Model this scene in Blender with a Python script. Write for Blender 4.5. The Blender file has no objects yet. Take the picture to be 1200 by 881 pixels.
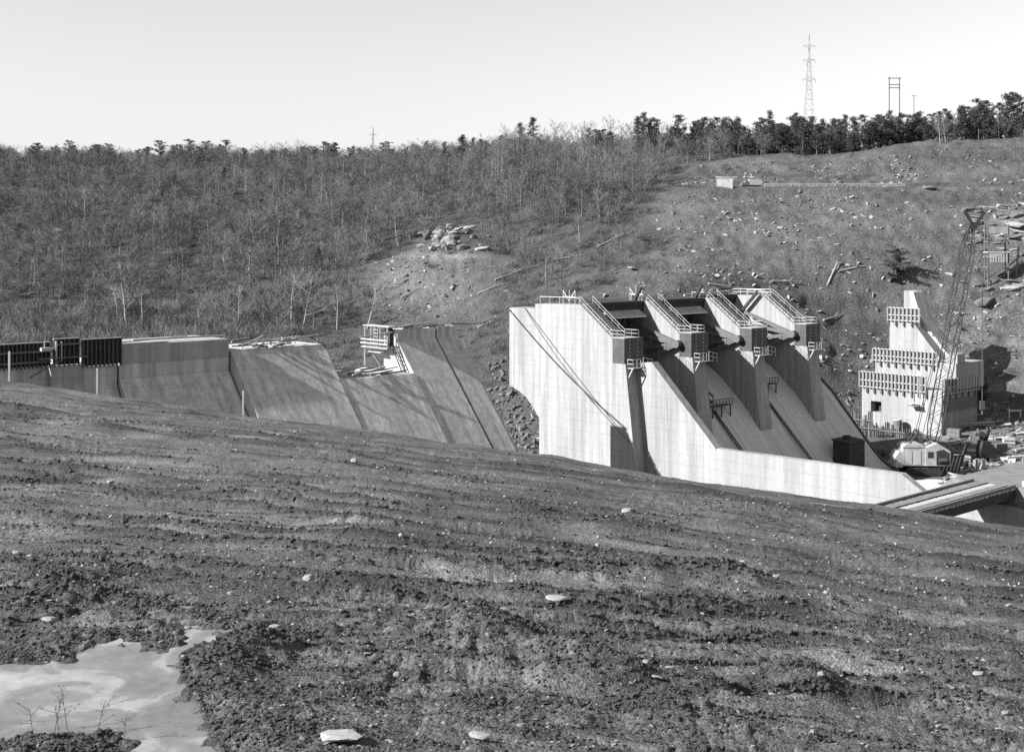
import bpy, math, random
import numpy as np
R = math.radians
sc = bpy.context.scene
col = sc.collection

# ------------------------------------------------------------------ camera, sky, sun, exposure
F = 1500.0            # focal length in photo pixels (1200 wide)
HZ = 280.0            # eye level in the photo
cam_d = bpy.data.cameras.new('camera'); cam = bpy.data.objects.new('camera', cam_d); col.objects.link(cam)
cam_d.sensor_fit = 'HORIZONTAL'; cam_d.sensor_width = 36; cam_d.lens = 36 * F / 1200
cam_d.shift_y = -(440.5 - HZ) / 1200          # front standard shifted, camera held level
cam_d.clip_start = 0.5; cam_d.clip_end = 9000
cam.location = (0, 0, 0); cam.rotation_euler = (R(90), 0, 0)
sc.camera = cam

TH = R(47.3)                                   # dam axis measured from the view direction
UA = (math.sin(TH), math.cos(TH)); VA = (math.cos(TH), -math.sin(TH))   # along axis / downstream
OX, OY = 14.9, 185.0
SUN_EL, ALPHA = R(31), R(24)
sx = -UA[0] * math.cos(ALPHA) - VA[0] * math.sin(ALPHA)
sy = -UA[1] * math.cos(ALPHA) - VA[1] * math.sin(ALPHA)
world = bpy.data.worlds.new('World'); sc.world = world; world.use_nodes = True
wn = world.node_tree.nodes; wl = world.node_tree.links
bg = wn['Background']; sky = wn.new('ShaderNodeTexSky'); sky.sky_type = 'NISHITA'; sky.sun_disc = False
sky.sun_elevation = SUN_EL; sky.sun_rotation = math.atan2(sx, sy)
sky.dust_density = 0.3; sky.air_density = 2.0; sky.ozone_density = 1.0
bw = wn.new('ShaderNodeRGBToBW'); wl.new(sky.outputs[0], bw.inputs[0])         # black and white film
wl.new(bw.outputs[0], bg.inputs[0]); bg.inputs[1].default_value = 0.061
sl = bpy.data.lights.new('sun', 'SUN'); sun = bpy.data.objects.new('sun', sl); col.objects.link(sun)
sl.energy = 5.0; sl.angle = R(0.5); sl.color = (1, 1, 1)
from mathutils import Vector, Matrix
sun.rotation_euler = Vector((sx * math.cos(SUN_EL), sy * math.cos(SUN_EL), math.sin(SUN_EL))).to_track_quat('Z', 'Y').to_euler()
sun.location = (-60, -20, 80)
vs = sc.view_settings
vs.view_transform = 'Standard'; vs.look = 'None'; vs.gamma = 1; vs.use_curve_mapping = False; vs.exposure = 1.38
sc.cycles.use_denoising = False; sc.cycles.denoiser = 'OPENIMAGEDENOISE'; sc.cycles.denoising_input_passes = 'RGB_ALBEDO_NORMAL'; sc.cycles.denoising_prefilter = 'ACCURATE'
sc.cycles.max_bounces = 5

rng = np.random.default_rng(7); rnd = random.Random(11)

# ------------------------------------------------------------------ noise
def _hash(ix, iy, seed):
    h = (ix.astype(np.int64) * 374761393 + iy.astype(np.int64) * 668265263 + seed * 1442695041) & 0x7fffffff
    h = ((h ^ (h >> 13)) * 1274126177) & 0x7fffffff
    return (h ^ (h >> 16)) & 0xffff
def perlin(x, y, seed=0):
    x = np.asarray(x, float); y = np.asarray(y, float)
    ix = np.floor(x); iy = np.floor(y); fx = x - ix; fy = y - iy
    ux = fx * fx * fx * (fx * (fx * 6 - 15) + 10); uy = fy * fy * fy * (fy * (fy * 6 - 15) + 10)
    def g(dx, dy):
        a = _hash(ix + dx, iy + dy, seed) * (2 * math.pi / 65536.0)
        return np.cos(a) * (fx - dx) + np.sin(a) * (fy - dy)
    a = g(0, 0); b = g(1, 0); c = g(0, 1); d = g(1, 1)
    return ((a + (b - a) * ux) * (1 - uy) + (c + (d - c) * ux) * uy) * 1.5
def fbm(x, y, n=4, seed=0, gain=0.5):
    s = 0; a = 1.0
    for i in range(n):
        s = s + a * perlin(x * 2 ** i + i * 17.3, y * 2 ** i - i * 9.1, seed + i); a *= gain
    return s
def sstep(a, b, x):
    t = np.clip((x - a) / (b - a), 0, 1); return t * t * (3 - 2 * t)

# ------------------------------------------------------------------ materials (black and white: greys only)
def mat(name, base, var=0.3, scale=(1, 1, 1), rough=0.85, bump=0.0, bscale=8.0, attr=None, spec=0.25, detail=6.0,
        fine=0.0, fscale=30.0, metal=0.0):
    m = bpy.data.materials.new(name); m.use_nodes = True
    n = m.node_tree.nodes; l = m.node_tree.links; bs = n['Principled BSDF']
    bs.inputs['Roughness'].default_value = rough; bs.inputs['Specular IOR Level'].default_value = spec
    bs.inputs['Metallic'].default_value = metal
    tc = n.new('ShaderNodeTexCoord'); mp = n.new('ShaderNodeMapping'); mp.inputs['Scale'].default_value = scale
    l.new(tc.outputs['Object'], mp.inputs[0])
    nz = n.new('ShaderNodeTexNoise'); nz.inputs['Scale'].default_value = 1; nz.inputs['Detail'].default_value = detail
    nz.inputs['Roughness'].default_value = 0.65
    l.new(mp.outputs[0], nz.inputs['Vector'])
    mr = n.new('ShaderNodeMapRange'); mr.inputs[1].default_value = 0.25; mr.inputs[2].default_value = 0.75
    mr.inputs[3].default_value = 1 - var; mr.inputs[4].default_value = 1 + var
    l.new(nz.outputs[0], mr.inputs[0]); out = mr.outputs[0]
    if fine:
        n2 = n.new('ShaderNodeTexNoise'); n2.inputs['Scale'].default_value = fscale; n2.inputs['Detail'].default_value = 6; n2.inputs['Roughness'].default_value = 0.72
        l.new(tc.outputs['Object'], n2.inputs['Vector'])
        m2 = n.new('ShaderNodeMapRange'); m2.inputs[1].default_value = 0.3; m2.inputs[2].default_value = 0.7
        m2.inputs[3].default_value = 1 - fine; m2.inputs[4].default_value = 1 + fine
        l.new(n2.outputs[0], m2.inputs[0])
        mm = n.new('ShaderNodeMath'); mm.operation = 'MULTIPLY'; l.new(out, mm.inputs[0]); l.new(m2.outputs[0], mm.inputs[1]); out = mm.outputs[0]
    mu = n.new('ShaderNodeMath'); mu.operation = 'MULTIPLY'; mu.inputs[1].default_value = base; l.new(out, mu.inputs[0])
    if attr:
        at = n.new('ShaderNodeAttribute'); at.attribute_name = attr
        m3 = n.new('ShaderNodeMath'); m3.operation = 'MULTIPLY'; l.new(mu.outputs[0], m3.inputs[0]); l.new(at.outputs['Fac'], m3.inputs[1]); mu = m3
    l.new(mu.outputs[0], bs.inputs['Base Color'])
    if bump:
        nb = n.new('ShaderNodeTexNoise'); nb.inputs['Scale'].default_value = bscale; nb.inputs['Detail'].default_value = 6; nb.inputs['Roughness'].default_value = 0.65
        l.new(tc.outputs['Object'], nb.inputs['Vector'])
        bp = n.new('ShaderNodeBump'); bp.inputs['Strength'].default_value = 1.0; bp.inputs['Distance'].default_value = bump
        l.new(nb.outputs[0], bp.inputs['Height']); l.new(bp.outputs[0], bs.inputs['Normal'])
    return m

def concrete(name, base, lift=1.5, var=0.12, streak=(0.25, 0.25, 0.04)):
    """concrete with faint lift lines (every `lift` m in height), form-board streaks and patchy stains"""
    m = mat(name, base, var, streak, 0.9, 0.01, 4.0, None, 0.2, 6, 0.07, 2.2)
    n = m.node_tree.nodes; l = m.node_tree.links; bs = n['Principled BSDF']
    src = bs.inputs['Base Color'].links[0].from_socket
    tc = [q for q in n if q.type == 'TEX_COORD'][0]
    sp = n.new('ShaderNodeSeparateXYZ'); l.new(tc.outputs['Object'], sp.inputs[0])
    nz = n.new('ShaderNodeTexNoise'); nz.inputs['Scale'].default_value = 0.35; l.new(tc.outputs['Object'], nz.inputs['Vector'])
    def line(sock, period, width, depth):
        d = n.new('ShaderNodeMath'); d.operation = 'DIVIDE'; d.inputs[1].default_value = period; l.new(sock, d.inputs[0])
        fr = n.new('ShaderNodeMath'); fr.operation = 'FRACT'; l.new(d.outputs[0], fr.inputs[0])
        lt = n.new('ShaderNodeMath'); lt.operation = 'LESS_THAN'; lt.inputs[1].default_value = width / period; l.new(fr.outputs[0], lt.inputs[0])
        w = n.new('ShaderNodeMath'); w.operation = 'MULTIPLY'; l.new(lt.outputs[0], w.inputs[0]); l.new(nz.outputs[0], w.inputs[1])
        k = n.new('ShaderNodeMath'); k.operation = 'MULTIPLY_ADD'; k.inputs[1].default_value = -depth; k.inputs[2].default_value = 1; l.new(w.outputs[0], k.inputs[0])
        return k.outputs[0]
    out = src
    mp2 = n.new('ShaderNodeMapping'); mp2.inputs['Scale'].default_value = (1.3, 1.3, 0.05); l.new(tc.outputs['Object'], mp2.inputs[0])
    n3 = n.new('ShaderNodeTexNoise'); n3.inputs['Scale'].default_value = 1; n3.inputs['Detail'].default_value = 7; n3.inputs['Roughness'].default_value = 0.7; l.new(mp2.outputs[0], n3.inputs['Vector'])
    r3 = n.new('ShaderNodeMapRange'); r3.inputs[1].default_value = 0.3; r3.inputs[2].default_value = 0.62; r3.inputs[3].default_value = 0.64; r3.inputs[4].default_value = 1.06; l.new(n3.outputs[0], r3.inputs[0])
    m5 = n.new('ShaderNodeMath'); m5.operation = 'MULTIPLY'; l.new(out, m5.inputs[0]); l.new(r3.outputs[0], m5.inputs[1]); out = m5.outputs[0]
    for s in (line(sp.outputs[2], lift, 0.08, 0.3),):
        mm = n.new('ShaderNodeMath'); mm.operation = 'MULTIPLY'; l.new(out, mm.inputs[0]); l.new(s, mm.inputs[1]); out = mm.outputs[0]
    l.new(out, bs.inputs['Base Color'])
    return m

M = {
 'pier': concrete('fresh_concrete', 0.26, 1.5, 0.22),
 'dam': concrete('dam_concrete', 0.44, 1.5, 0.42, (0.09, 0.7, 0.09)),
 'chute': mat('chute_concrete', 0.44, 0.2, (0.06, 0.9, 0.06), 0.8, 0.006, 5, None, 0.3, 6, 0.06, 1.5),
 'lift': concrete('lift_concrete', 0.3, 1.5, 0.2, (0.3, 0.3, 0.12)),
 'steel': mat('dark_steel', 0.05, 0.4, (1, 1, 1), 0.6, 0, 8, None, 0.4),
 'rust': mat('formwork_steel', 0.07, 0.5, (0.8, 0.8, 0.8), 0.7),
 'galv': mat('pale_metal', 0.34, 0.15, (1, 1, 1), 0.5, 0, 8, None, 0.5),
 'gate': mat('gate_paint', 0.10, 0.3, (0.5, 0.5, 0.5), 0.5),
 'timber': mat('sawn_timber', 0.3, 0.3, (2, 2, 2), 0.85, 0.005, 12),
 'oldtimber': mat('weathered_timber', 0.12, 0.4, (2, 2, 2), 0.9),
 'soil': mat('raw_soil', 0.085, 0.35, (0.7, 0.7, 0.7), 0.95, 0.02, 14.0, 'tone', 0.15, 8, 0.6, 12.0),
 'hill': mat('hillside_soil', 0.08, 0.2, (0.09, 0.09, 0.09), 0.95, 0.5, 1.6, 'tone', 0.1, 9, 0.6, 1.8),
 'stone': mat('pale_stone', 0.24, 0.3, (3, 3, 3), 0.85, 0.01, 14),
 'rock': mat('quarry_rock', 0.115, 0.45, (0.5, 0.5, 0.5), 0.95, 0.05, 3, None, 0.2, 8, 0.2, 2),
 'clod': mat('soil_clod', 0.05, 0.45, (4, 4, 4), 0.95, 0.006, 40),
 'bark': mat('grey_bark', 0.085, 0.4, (1, 1, 0.5), 0.95),
 'palebark': mat('pale_bark', 0.27, 0.3, (1, 1, 0.5), 0.9),
 'twig': mat('bare_twigs', 0.12, 0.3, (0.3, 0.3, 0.3), 0.95),
 'needle': mat('pine_needles', 0.05, 0.45, (0.9, 0.9, 0.9), 0.9),
 'brush': mat('dry_brush', 0.15, 0.4, (0.1, 0.1, 0.1), 0.95),
 'white': mat('white_paint', 0.3, 0.35, (1, 1, 1), 0.6),
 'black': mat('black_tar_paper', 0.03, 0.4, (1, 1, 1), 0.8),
 'road': mat('packed_gravel', 0.15, 0.3, (0.5, 0.5, 2), 0.95, 0.03, 3, None, 0.15, 7, 0.2, 1.5),
 'weed': mat('dry_weed', 0.07, 0.3, (3, 3, 3), 0.9),
 'glass': mat('dark_glass', 0.03, 0.1, (1, 1, 1), 0.1, 0, 8, None, 0.5),
}
# frozen puddle: silty ice, whiter where it is dry and crusted
def ice_mat():
    m = bpy.data.materials.new('silty_ice'); m.use_nodes = True
    n = m.node_tree.nodes; l = m.node_tree.links; bs = n['Principled BSDF']
    tc = n.new('ShaderNodeTexCoord')
    nz = n.new('ShaderNodeTexNoise'); nz.inputs['Scale'].default_value = 0.75; nz.inputs['Detail'].default_value = 5
    nz.inputs['Distortion'].default_value = 1.2
    l.new(tc.outputs['Object'], nz.inputs['Vector'])
    cr = n.new('ShaderNodeValToRGB'); e = cr.color_ramp.elements
    e[0].position = 0.42; e[0].color = (0.12, 0.12, 0.12, 1); e[1].position = 0.53; e[1].color = (0.155, 0.155, 0.155, 1)
    q = e.new(0.56); q.color = (0.21, 0.21, 0.21, 1); q = e.new(0.72); q.color = (0.26, 0.26, 0.26, 1)
    l.new(nz.outputs[0], cr.inputs[0])
    n2 = n.new('ShaderNodeTexNoise'); n2.inputs['Scale'].default_value = 6; n2.inputs['Detail'].default_value = 6
    l.new(tc.outputs['Object'], n2.inputs['Vector'])
    m2 = n.new('ShaderNodeMapRange'); m2.inputs[1].default_value = 0.3; m2.inputs[2].default_value = 0.7; m2.inputs[3].default_value = 0.85; m2.inputs[4].default_value = 1.1
    l.new(n2.outputs[0], m2.inputs[0])
    mm = n.new('ShaderNodeMix'); mm.data_type = 'RGBA'; mm.blend_type = 'MULTIPLY'; mm.inputs[0].default_value = 1
    l.new(cr.outputs[0], mm.inputs[6]); l.new(m2.outputs[0], mm.inputs[7]); l.new(mm.outputs[2], bs.inputs['Base Color'])
    rr = n.new('ShaderNodeMapRange'); rr.inputs[3].default_value = 0.22; rr.inputs[4].default_value = 0.7
    l.new(nz.outputs[0], rr.inputs[0]); l.new(rr.outputs[0], bs.inputs['Roughness'])
    bp = n.new('ShaderNodeBump'); bp.inputs['Distance'].default_value = 0.01; l.new(n2.outputs[0], bp.inputs['Height']); l.new(bp.outputs[0], bs.inputs['Normal'])
    return m
M['ice'] = ice_mat()
def crumbs(m, scales=((30, 0.011),)):
    """crumb structure: cells of drier and damper soil with their own small relief"""
    n = m.node_tree.nodes; l = m.node_tree.links; bs = n['Principled BSDF']; out = bs.inputs['Base Color'].links[0].from_socket; nrm = bs.inputs['Normal'].links[0].from_socket
    tc = [q for q in n if q.type == 'TEX_COORD'][0]
    for sc_, h in scales:
        v = n.new('ShaderNodeTexVoronoi'); v.inputs['Scale'].default_value = sc_; l.new(tc.outputs['Object'], v.inputs['Vector'])
        sp = n.new('ShaderNodeSeparateColor'); l.new(v.outputs['Color'], sp.inputs[0])
        mr = n.new('ShaderNodeMapRange'); mr.inputs[3].default_value = 0.72; mr.inputs[4].default_value = 1.3; l.new(sp.outputs[0], mr.inputs[0])
        mm = n.new('ShaderNodeMath'); mm.operation = 'MULTIPLY'; l.new(out, mm.inputs[0]); l.new(mr.outputs[0], mm.inputs[1]); out = mm.outputs[0]
        bp = n.new('ShaderNodeBump'); bp.invert = True; bp.inputs['Distance'].default_value = h; l.new(v.outputs['Distance'], bp.inputs['Height']); l.new(nrm, bp.inputs['Normal']); nrm = bp.outputs[0]
    l.new(out, bs.inputs['Base Color']); l.new(nrm, bs.inputs['Normal'])
crumbs(M['soil'])

# ------------------------------------------------------------------ object helpers
def tag(o, label=None, cat=None, group=None, kind=None):
    if label: o['label'] = label
    if cat: o['category'] = cat
    if group: o['group'] = group
    if kind: o['kind'] = kind
    return o
def dam(v, u, z):                       # dam coordinates (downstream, along axis, height) to world
    return (OX + v * VA[0] + u * UA[0], OY + v * VA[1] + u * UA[1], z)
def thing(name, loc, label, cat, group=None, rz=0.0):
    o = bpy.data.objects.new(name, None); col.objects.link(o); o.location = loc; o.rotation_euler = (0, 0, rz)
    o.empty_display_size = 0.5; o['org'] = (0.0, 0.0, 0.0)
    del o['org']
    return tag(o, label, cat, group)
ORG = {}
def dthing(name, v, u, z, label, cat, group=None):      # a thing whose parts are written in dam coordinates
    o = thing(name, dam(v, u, z), label, cat, group, -TH); ORG[o.name] = (v, u, z); return o

class MB:
    def __init__(s): s.v = []; s.f = []
    def add(s, vs, fs):
        b = len(s.v); s.v += [tuple(p) for p in vs]; s.f += [tuple(b + i for i in f) for f in fs]
    def box(s, a, b):
        x0, y0, z0 = a; x1, y1, z1 = b
        s.add([(x0, y0, z0), (x1, y0, z0), (x1, y1, z0), (x0, y1, z0), (x0, y0, z1), (x1, y0, z1), (x1, y1, z1), (x0, y1, z1)],
              [(0, 3, 2, 1), (4, 5, 6, 7), (0, 1, 5, 4), (1, 2, 6, 5), (2, 3, 7, 6), (3, 0, 4, 7)])
    def tube(s, p, q, r0, r1=None, n=4, cap=True):
        r1 = r0 if r1 is None else r1
        p = Vector(p); q = Vector(q); d = q - p
        if d.length < 1e-6: return
        d.normalize(); a = d.orthogonal().normalized()
        if abs(d.z) < 0.98:
            a = Vector((0, 0, 1)).cross(d).normalized()
        b = d.cross(a)
        vs = []; ph = math.pi / n if n == 4 else 0
        k = math.sqrt(2) if n == 4 else 1
        for c, r in ((p, r0), (q, r1)):
            for i in range(n):
                t = 2 * math.pi * i / n + ph
                vs.append(c + a * (math.cos(t) * r * k) + b * (math.sin(t) * r * k))
        fs = [(i, (i + 1) % n, n + (i + 1) % n, n + i) for i in range(n)]
        if cap: fs += [tuple(reversed(range(n))), tuple(range(n, 2 * n))]
        s.add(vs, fs)
    def prism(s, poly, y0, y1):          # polygon in (x, z), extruded along y
        n = len(poly)
        vs = [(x, y0, z) for x, z in poly] + [(x, y1, z) for x, z in poly]
        s.add(vs, [tuple(range(n)), tuple(reversed(range(n, 2 * n)))] + [(i, i + n, (i + 1) % n + n, (i + 1) % n) for i in range(n)])
    def rail(s, pts, h=1.05, sp=1.6, r=0.045, mid=True):
        for a, b in zip(pts[:-1], pts[1:]):
            a = Vector(a); b = Vector(b); L = (b - a).length; n = max(1, round(L / sp)); up = Vector((0, 0, h))
            s.tube(a + up, b + up, r)
            if mid: s.tube(a + up * 0.5, b + up * 0.5, r * 0.9)
            for i in range(n + 1):
                p = a.lerp(b, i / n); s.tube(p, p + up, r)
    def build(s, name, m, parent=None, org=None, smooth=False):
        if org is None: org = ORG.get(parent.name, (0, 0, 0)) if parent else (0, 0, 0)
        me = bpy.data.meshes.new(name)
        me.from_pydata([(x - org[0], y - org[1], z - org[2]) for x, y, z in s.v], [], s.f); me.update()
        if smooth: me.polygons.foreach_set('use_smooth', [True] * len(me.polygons))
        me.materials.append(M[m] if isinstance(m, str) else m)
        o = bpy.data.objects.new(name, me); col.objects.link(o)
        if parent: o.parent = parent; ORG[o.name] = org
        return o
def outward(o):
    import bmesh
    b = bmesh.new(); b.from_mesh(o.data); bmesh.ops.recalc_face_normals(b, faces=b.faces); b.to_mesh(o.data); b.free(); return o
def one(name, m, fn, parent=None, org=None, **k):
    b = MB(); fn(b); return outward(b.build(name, m, parent, org, **k))
def share(src, name, parent, loc, rz=0.0):                # another piece with the same mesh
    o = bpy.data.objects.new(name, src.data); col.objects.link(o); o.parent = parent; o.location = loc; o.rotation_euler = (0, 0, rz); return o
def tri_mesh(name, V, T, m, tone=None, smooth=False):
    me = bpy.data.meshes.new(name); nv, nt = len(V), len(T)
    me.vertices.add(nv); me.vertices.foreach_set('co', np.ascontiguousarray(V, np.float32).ravel())
    k = T.shape[1]
    me.loops.add(nt * k); me.loops.foreach_set('vertex_index', np.ascontiguousarray(T, np.int32).ravel())
    me.polygons.add(nt); me.polygons.foreach_set('loop_start', np.arange(0, nt * k, k, dtype=np.int32))
    me.polygons.foreach_set('use_smooth', np.full(nt, smooth))
    me.update(calc_edges=True); me.materials.append(M[m])
    if tone is not None:
        a = me.attributes.new('tone', 'FLOAT', 'POINT'); a.data.foreach_set('value', np.ascontiguousarray(tone, np.float32))
    o = bpy.data.objects.new(name, me); col.objects.link(o); return o
def grid_faces(nr, nc):
    i = np.arange((nr - 1) * (nc - 1)); r = i // (nc - 1); c = i % (nc - 1); a = r * nc + c
    return np.stack([a, a + 1, a + nc + 1, a + nc], 1)
def copy_tree(o, parent=None):
    c = o.copy(); col.objects.link(c); c.parent = parent
    for ch in o.children: copy_tree(ch, c)
    return c

# ------------------------------------------------------------------ foreground ground: a bare graded bank
A = 3.6
EX = np.array([-1500, -500, -200, 0, 130, 300, 450, 600, 750, 900, 1060, 1200, 1400, 1800, 3000.])
EY = np.array([405, 415, 432, 447, 465, 490, 509, 530, 555, 576, 597, 621, 656, 706, 776.])
def edge_dep(t): return (np.interp(600 + F * t, EX, EY) - HZ) / F
def edge_Y(t): return np.interp(t, [-0.7, -0.4, 0.4, 0.7], [98, 96, 82, 76])
def slope_s(t): return edge_dep(t) - A / edge_Y(t)
def s0(t): return np.interp(t, [-0.12, 0.4, 0.8], [0.10, 0.155, 0.19])
#                                           # nearly level across the slope close by, tilting farther out
def bank_s(t, Y): return s0(t) + (slope_s(t) - s0(t)) * np.clip((Y - 12) / (edge_Y(t) - 12), 0, 1)
def bank_Y(t, dep):                                    # distance at which a sight line of that depression meets the smooth bank
    lo = np.full(np.shape(dep), 6.0) if np.ndim(dep) else 6.0; hi = edge_Y(t) + 0 * dep
    for _ in range(40):
        m = (lo + hi) / 2; up = A + bank_s(t, m) * m < dep * m
        hi = np.where(up, m, hi); lo = np.where(up, lo, m)
    return (lo + hi) / 2
def fg_px(x, y):                                       # photo pixel -> point on the smooth bank
    t = (x - 600) / F; Y = float(bank_Y(t, (y - HZ) / F)); return t * Y, Y
ZP = -4.97                                             # level of the frozen puddle
PUD = [(-60, 775), (0, 779), (41, 775), (80, 776), (92, 762), (105, 751), (140, 750), (166, 756), (190, 764), (204, 757), (211, 744), (203, 731), (190, 724),
       (177, 718), (204, 720), (220, 725), (233, 735), (266, 739), (252, 751), (217, 766), (207, 784), (218, 810), (235, 836), (248, 862),
       (262, 895), (250, 930), (170, 930), (143, 884), (147, 866), (128, 858), (80, 861), (32, 864), (0, 872), (-60, 880)]
PUDG = np.array([((x - 600) / F * (-ZP * F / (y - HZ)), -ZP * F / (y - HZ)) for x, y in PUD])
def poly_sd(X, Y, P):                                  # signed distance to a polygon, negative inside
    d = np.full(X.shape, 1e9); ins = np.zeros(X.shape, bool); n = len(P)
    for i in range(n):
        ax, ay = P[i]; bx, by = P[(i + 1) % n]; ex, ey = bx - ax, by - ay
        h = np.clip(((X - ax) * ex + (Y - ay) * ey) / (ex * ex + ey * ey), 0, 1)
        d = np.minimum(d, np.hypot(X - ax - h * ex, Y - ay - h * ey))
        c = ((ay > Y) != (by > Y)) & (X < ex * (Y - ay) / (ey if ey else 1e-9) + ax); ins ^= c
    return np.where(ins, -d, d)
def curve_Y(pts):                                      # a line on the ground given through photo pixels, as Y(t)
    px = np.array([p[0] for p in pts], float); t = (px - 600) / F
    Yc = np.array([fg_px(*p)[1] for p in pts]); return lambda q: np.interp(q, t, Yc)
RUTS = [(curve_Y([(-100, 468), (0, 477), (150, 492), (300, 509), (450, 527), (600, 546), (750, 566), (900, 587), (1060, 608), (1200, 630), (1300, 648)]), 1.5, 0.42),
        (curve_Y([(-100, 478), (0, 488), (150, 500), (300, 516), (450, 533), (600, 553), (750, 573), (900, 596), (1060, 619), (1200, 643), (1300, 660)]), 1.1, 0.30),
        (curve_Y([(-100, 505), (0, 520), (200, 536), (400, 560), (600, 585), (800, 612), (1000, 640), (1200, 668), (1300, 682)]), 0.8, 0.16),
        (curve_Y([(-100, 548), (0, 558), (200, 578), (400, 602), (600, 628), (800, 652), (1000, 676), (1200, 700), (1300, 712)]), 0.6, 0.12)]
for k_, (y0_, d_) in enumerate(((535, 132), (548, 128), (590, 118), (604, 116), (640, 100), (652, 98), (690, 78), (704, 74), (752, 52), (800, 40))):
    RUTS.append((curve_Y([(x_, y0_ + d_ * ((x_ + 100) / 1300.0) ** 1.1) for x_ in range(-100, 1301, 100)]), (0.55, 0.5, 0.4, 0.36, 0.3, 0.28, 0.2, 0.2, 0.16, 0.15)[k_], (0.24, 0.22, 0.2, 0.18, 0.17, 0.16, 0.14, 0.14, 0.12, 0.11)[k_]))
BERMS = [(690, 800, 100, 14, 0.30), (840, 690, 90, 10, 0.26), (560, 745, 60, 12, 0.26), (520, 780, 70, 12, 0.22), (790, 855, 130, 14, 0.2), (1080, 790, 160, 8, 0.14),
         (150, 735, 42, 16, 0.26), (60, 700, 70, 30, 0.26), (930, 818, 55, 14, 0.22), (1130, 845, 70, 10, 0.15), (700, 678, 90, 6, 0.16), (860, 602, 110, 8, 0.2)]
BERMG = []
for x, y, w, h, a in BERMS:
    X, Y = fg_px(x, y); Y2 = fg_px(x, y - h)[1]; BERMG.append((X, Y, w / F * Y, max(0.15, (Y2 - Y)), a * 1.3))
def fg_z(X, Y, detail=True):
    X = np.asarray(X, float); Y = np.asarray(Y, float)
    t = X / np.maximum(Y, 3.0); s = bank_s(t, Y); Ye = edge_Y(t)
    z = -(A + s * Y)
    over = np.maximum(Y - Ye, 0)
    z = z - 0.30 * over ** 2 / (over + 6.0)
    z = z - 0.10 * over * sstep(0.0, 0.25, t)
    far = Y / 12.0
    att = lambda wl: np.clip(wl / (0.02 * far ** 1.35) - 0.6, 0, 1)
    z = z + 0.10 * fbm(X / 7, Y / 7, 3, 3) * sstep(5, 25, Y) + 0.05 * fbm(X / 2.2, Y / 2.2, 2, 8)
    # machine tracks: low ridges running across the slope
    fx = X + 0.35 * Y; 
    yy = Y + 0.13 * X + 0.25 * fbm(X / 6, Y / 6, 2, 40)
    tr = np.abs(perlin(X / 7.0, yy / 0.62, 21)); trm = sstep(-0.15, 0.35, fbm(X / 11, Y / 9, 2, 33) + 0.25 * np.tanh(X / 5))
    z = z + (0.17 * np.clip(0.45 - tr, 0, 1)) * trm * att(0.4)
    tr2 = perlin(X / 4.0, yy / 1.3, 26); z = z + 0.06 * tr2 * sstep(12, 20, Y)
    # furrows and cleat steps left by crawler machines: short steep faces towards the camera side, gentle backs
    def steps(lam, h, seed, along, wob):
        p = (Y + along * X) / lam + wob * fbm(X / (5 * lam), Y / (5 * lam), 3, seed) + 0.06 * perlin(X / lam * 1.7, Y / lam * 1.7, seed + 5)
        f = p - np.floor(p); saw = np.where(f < 0.34, sstep(0, 0.34, f), 1 - sstep(0.34, 1.0, f))
        rw = _hash(np.floor(p), np.floor(p) * 0, seed + 9) / 65536.0
        msk = sstep(-0.15, 0.3, perlin(X / (9 * lam) + 31 * rw, Y / (2 * lam), seed + 7) + 0.25 * (rw - 0.4))
        return h * saw * msk
    if detail:
        right = sstep(-0.16, 0.02, t)
        z = z + steps(0.62, 0.06, 201, 0.10, 0.8) * (0.25 + 0.9 * right) * sstep(40, 22, Y)
        z = z + steps(1.5, 0.085, 221, 0.16, 0.9) * (0.5 + 0.6 * right) * sstep(60, 30, Y)
        z = z + steps(4.4, 0.13, 241, 0.2, 0.7) * sstep(22, 40, Y)
        z = z + steps(0.5, 0.05, 261, -0.75, 0.7) * (1 - right) * sstep(30, 18, Y)
    for f, w, d in RUTS:
        q = (Y - f(t) + 0.9 * perlin(X / 5, Y / 9, 51)) / w
        z = z + d * (-0.7 * np.exp(-q * q) + 0.8 * np.exp(-((q + 1.5) / 0.6) ** 2) + 0.45 * np.exp(-((q - 1.5) / 0.8) ** 2)) * np.clip(0.75 + 0.8 * perlin(X / 6, Y / 20, 52), 0.1, 1.4)
    for bx, by, w, l, a in BERMG:
        z = z + a * np.exp(-(((X - bx) / w) ** 2 + ((Y - by) / l) ** 2) * (1 + 0.6 * perlin(X * 2, Y * 2, 61)))
    if detail:
        rough = 0.4 + 0.9 * sstep(-0.25, 0.4, fbm(X / 3.3, Y / 3.3, 3, 71) + 0.35 * np.exp(-((t + 0.2) / 0.22) ** 2) * sstep(30, 16, Y))
        c = 0
        for wl, a, sd in ((0.85, 0.06, 81), (0.42, 0.05, 82), (0.19, 0.035, 83), (0.10, 0.018, 84)):
            p = perlin(X / wl + 3.1 * sd, Y / wl * 0.85, sd)
            c = c + a * (np.abs(p) ** 0.8 - 0.3) * att(wl)
        rough = rough * sstep(-0.45, 0.25, perlin(X / 1.9, Y / 1.1, 76) + 0.1)
        c = c + 0.05 * np.clip(perlin(X / 0.33, Y / 0.33, 91) - 0.25, 0, 1) * att(0.33)
        z = z + c * rough
    # the puddle hollow: low crumbling banks round a flat bed
    sd = poly_sd(X, Y, PUDG) + 0.10 * perlin(X * 2.2, Y * 2.2, 95) + 0.07 * perlin(X * 6, Y * 6, 96)
    isl = 0.0
    k = sstep(1.1, 0.0, sd); zb = ZP + 0.004 + 0.05 * np.clip(sd, 0, 0.3) + 0.26 * np.clip(sd - 0.12, 0, 1.1)
    if detail: zb = zb + c * np.maximum(rough, 0.7) * sstep(-0.1, 0.35, sd)
    z = z * (1 - k) + zb * k
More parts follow.
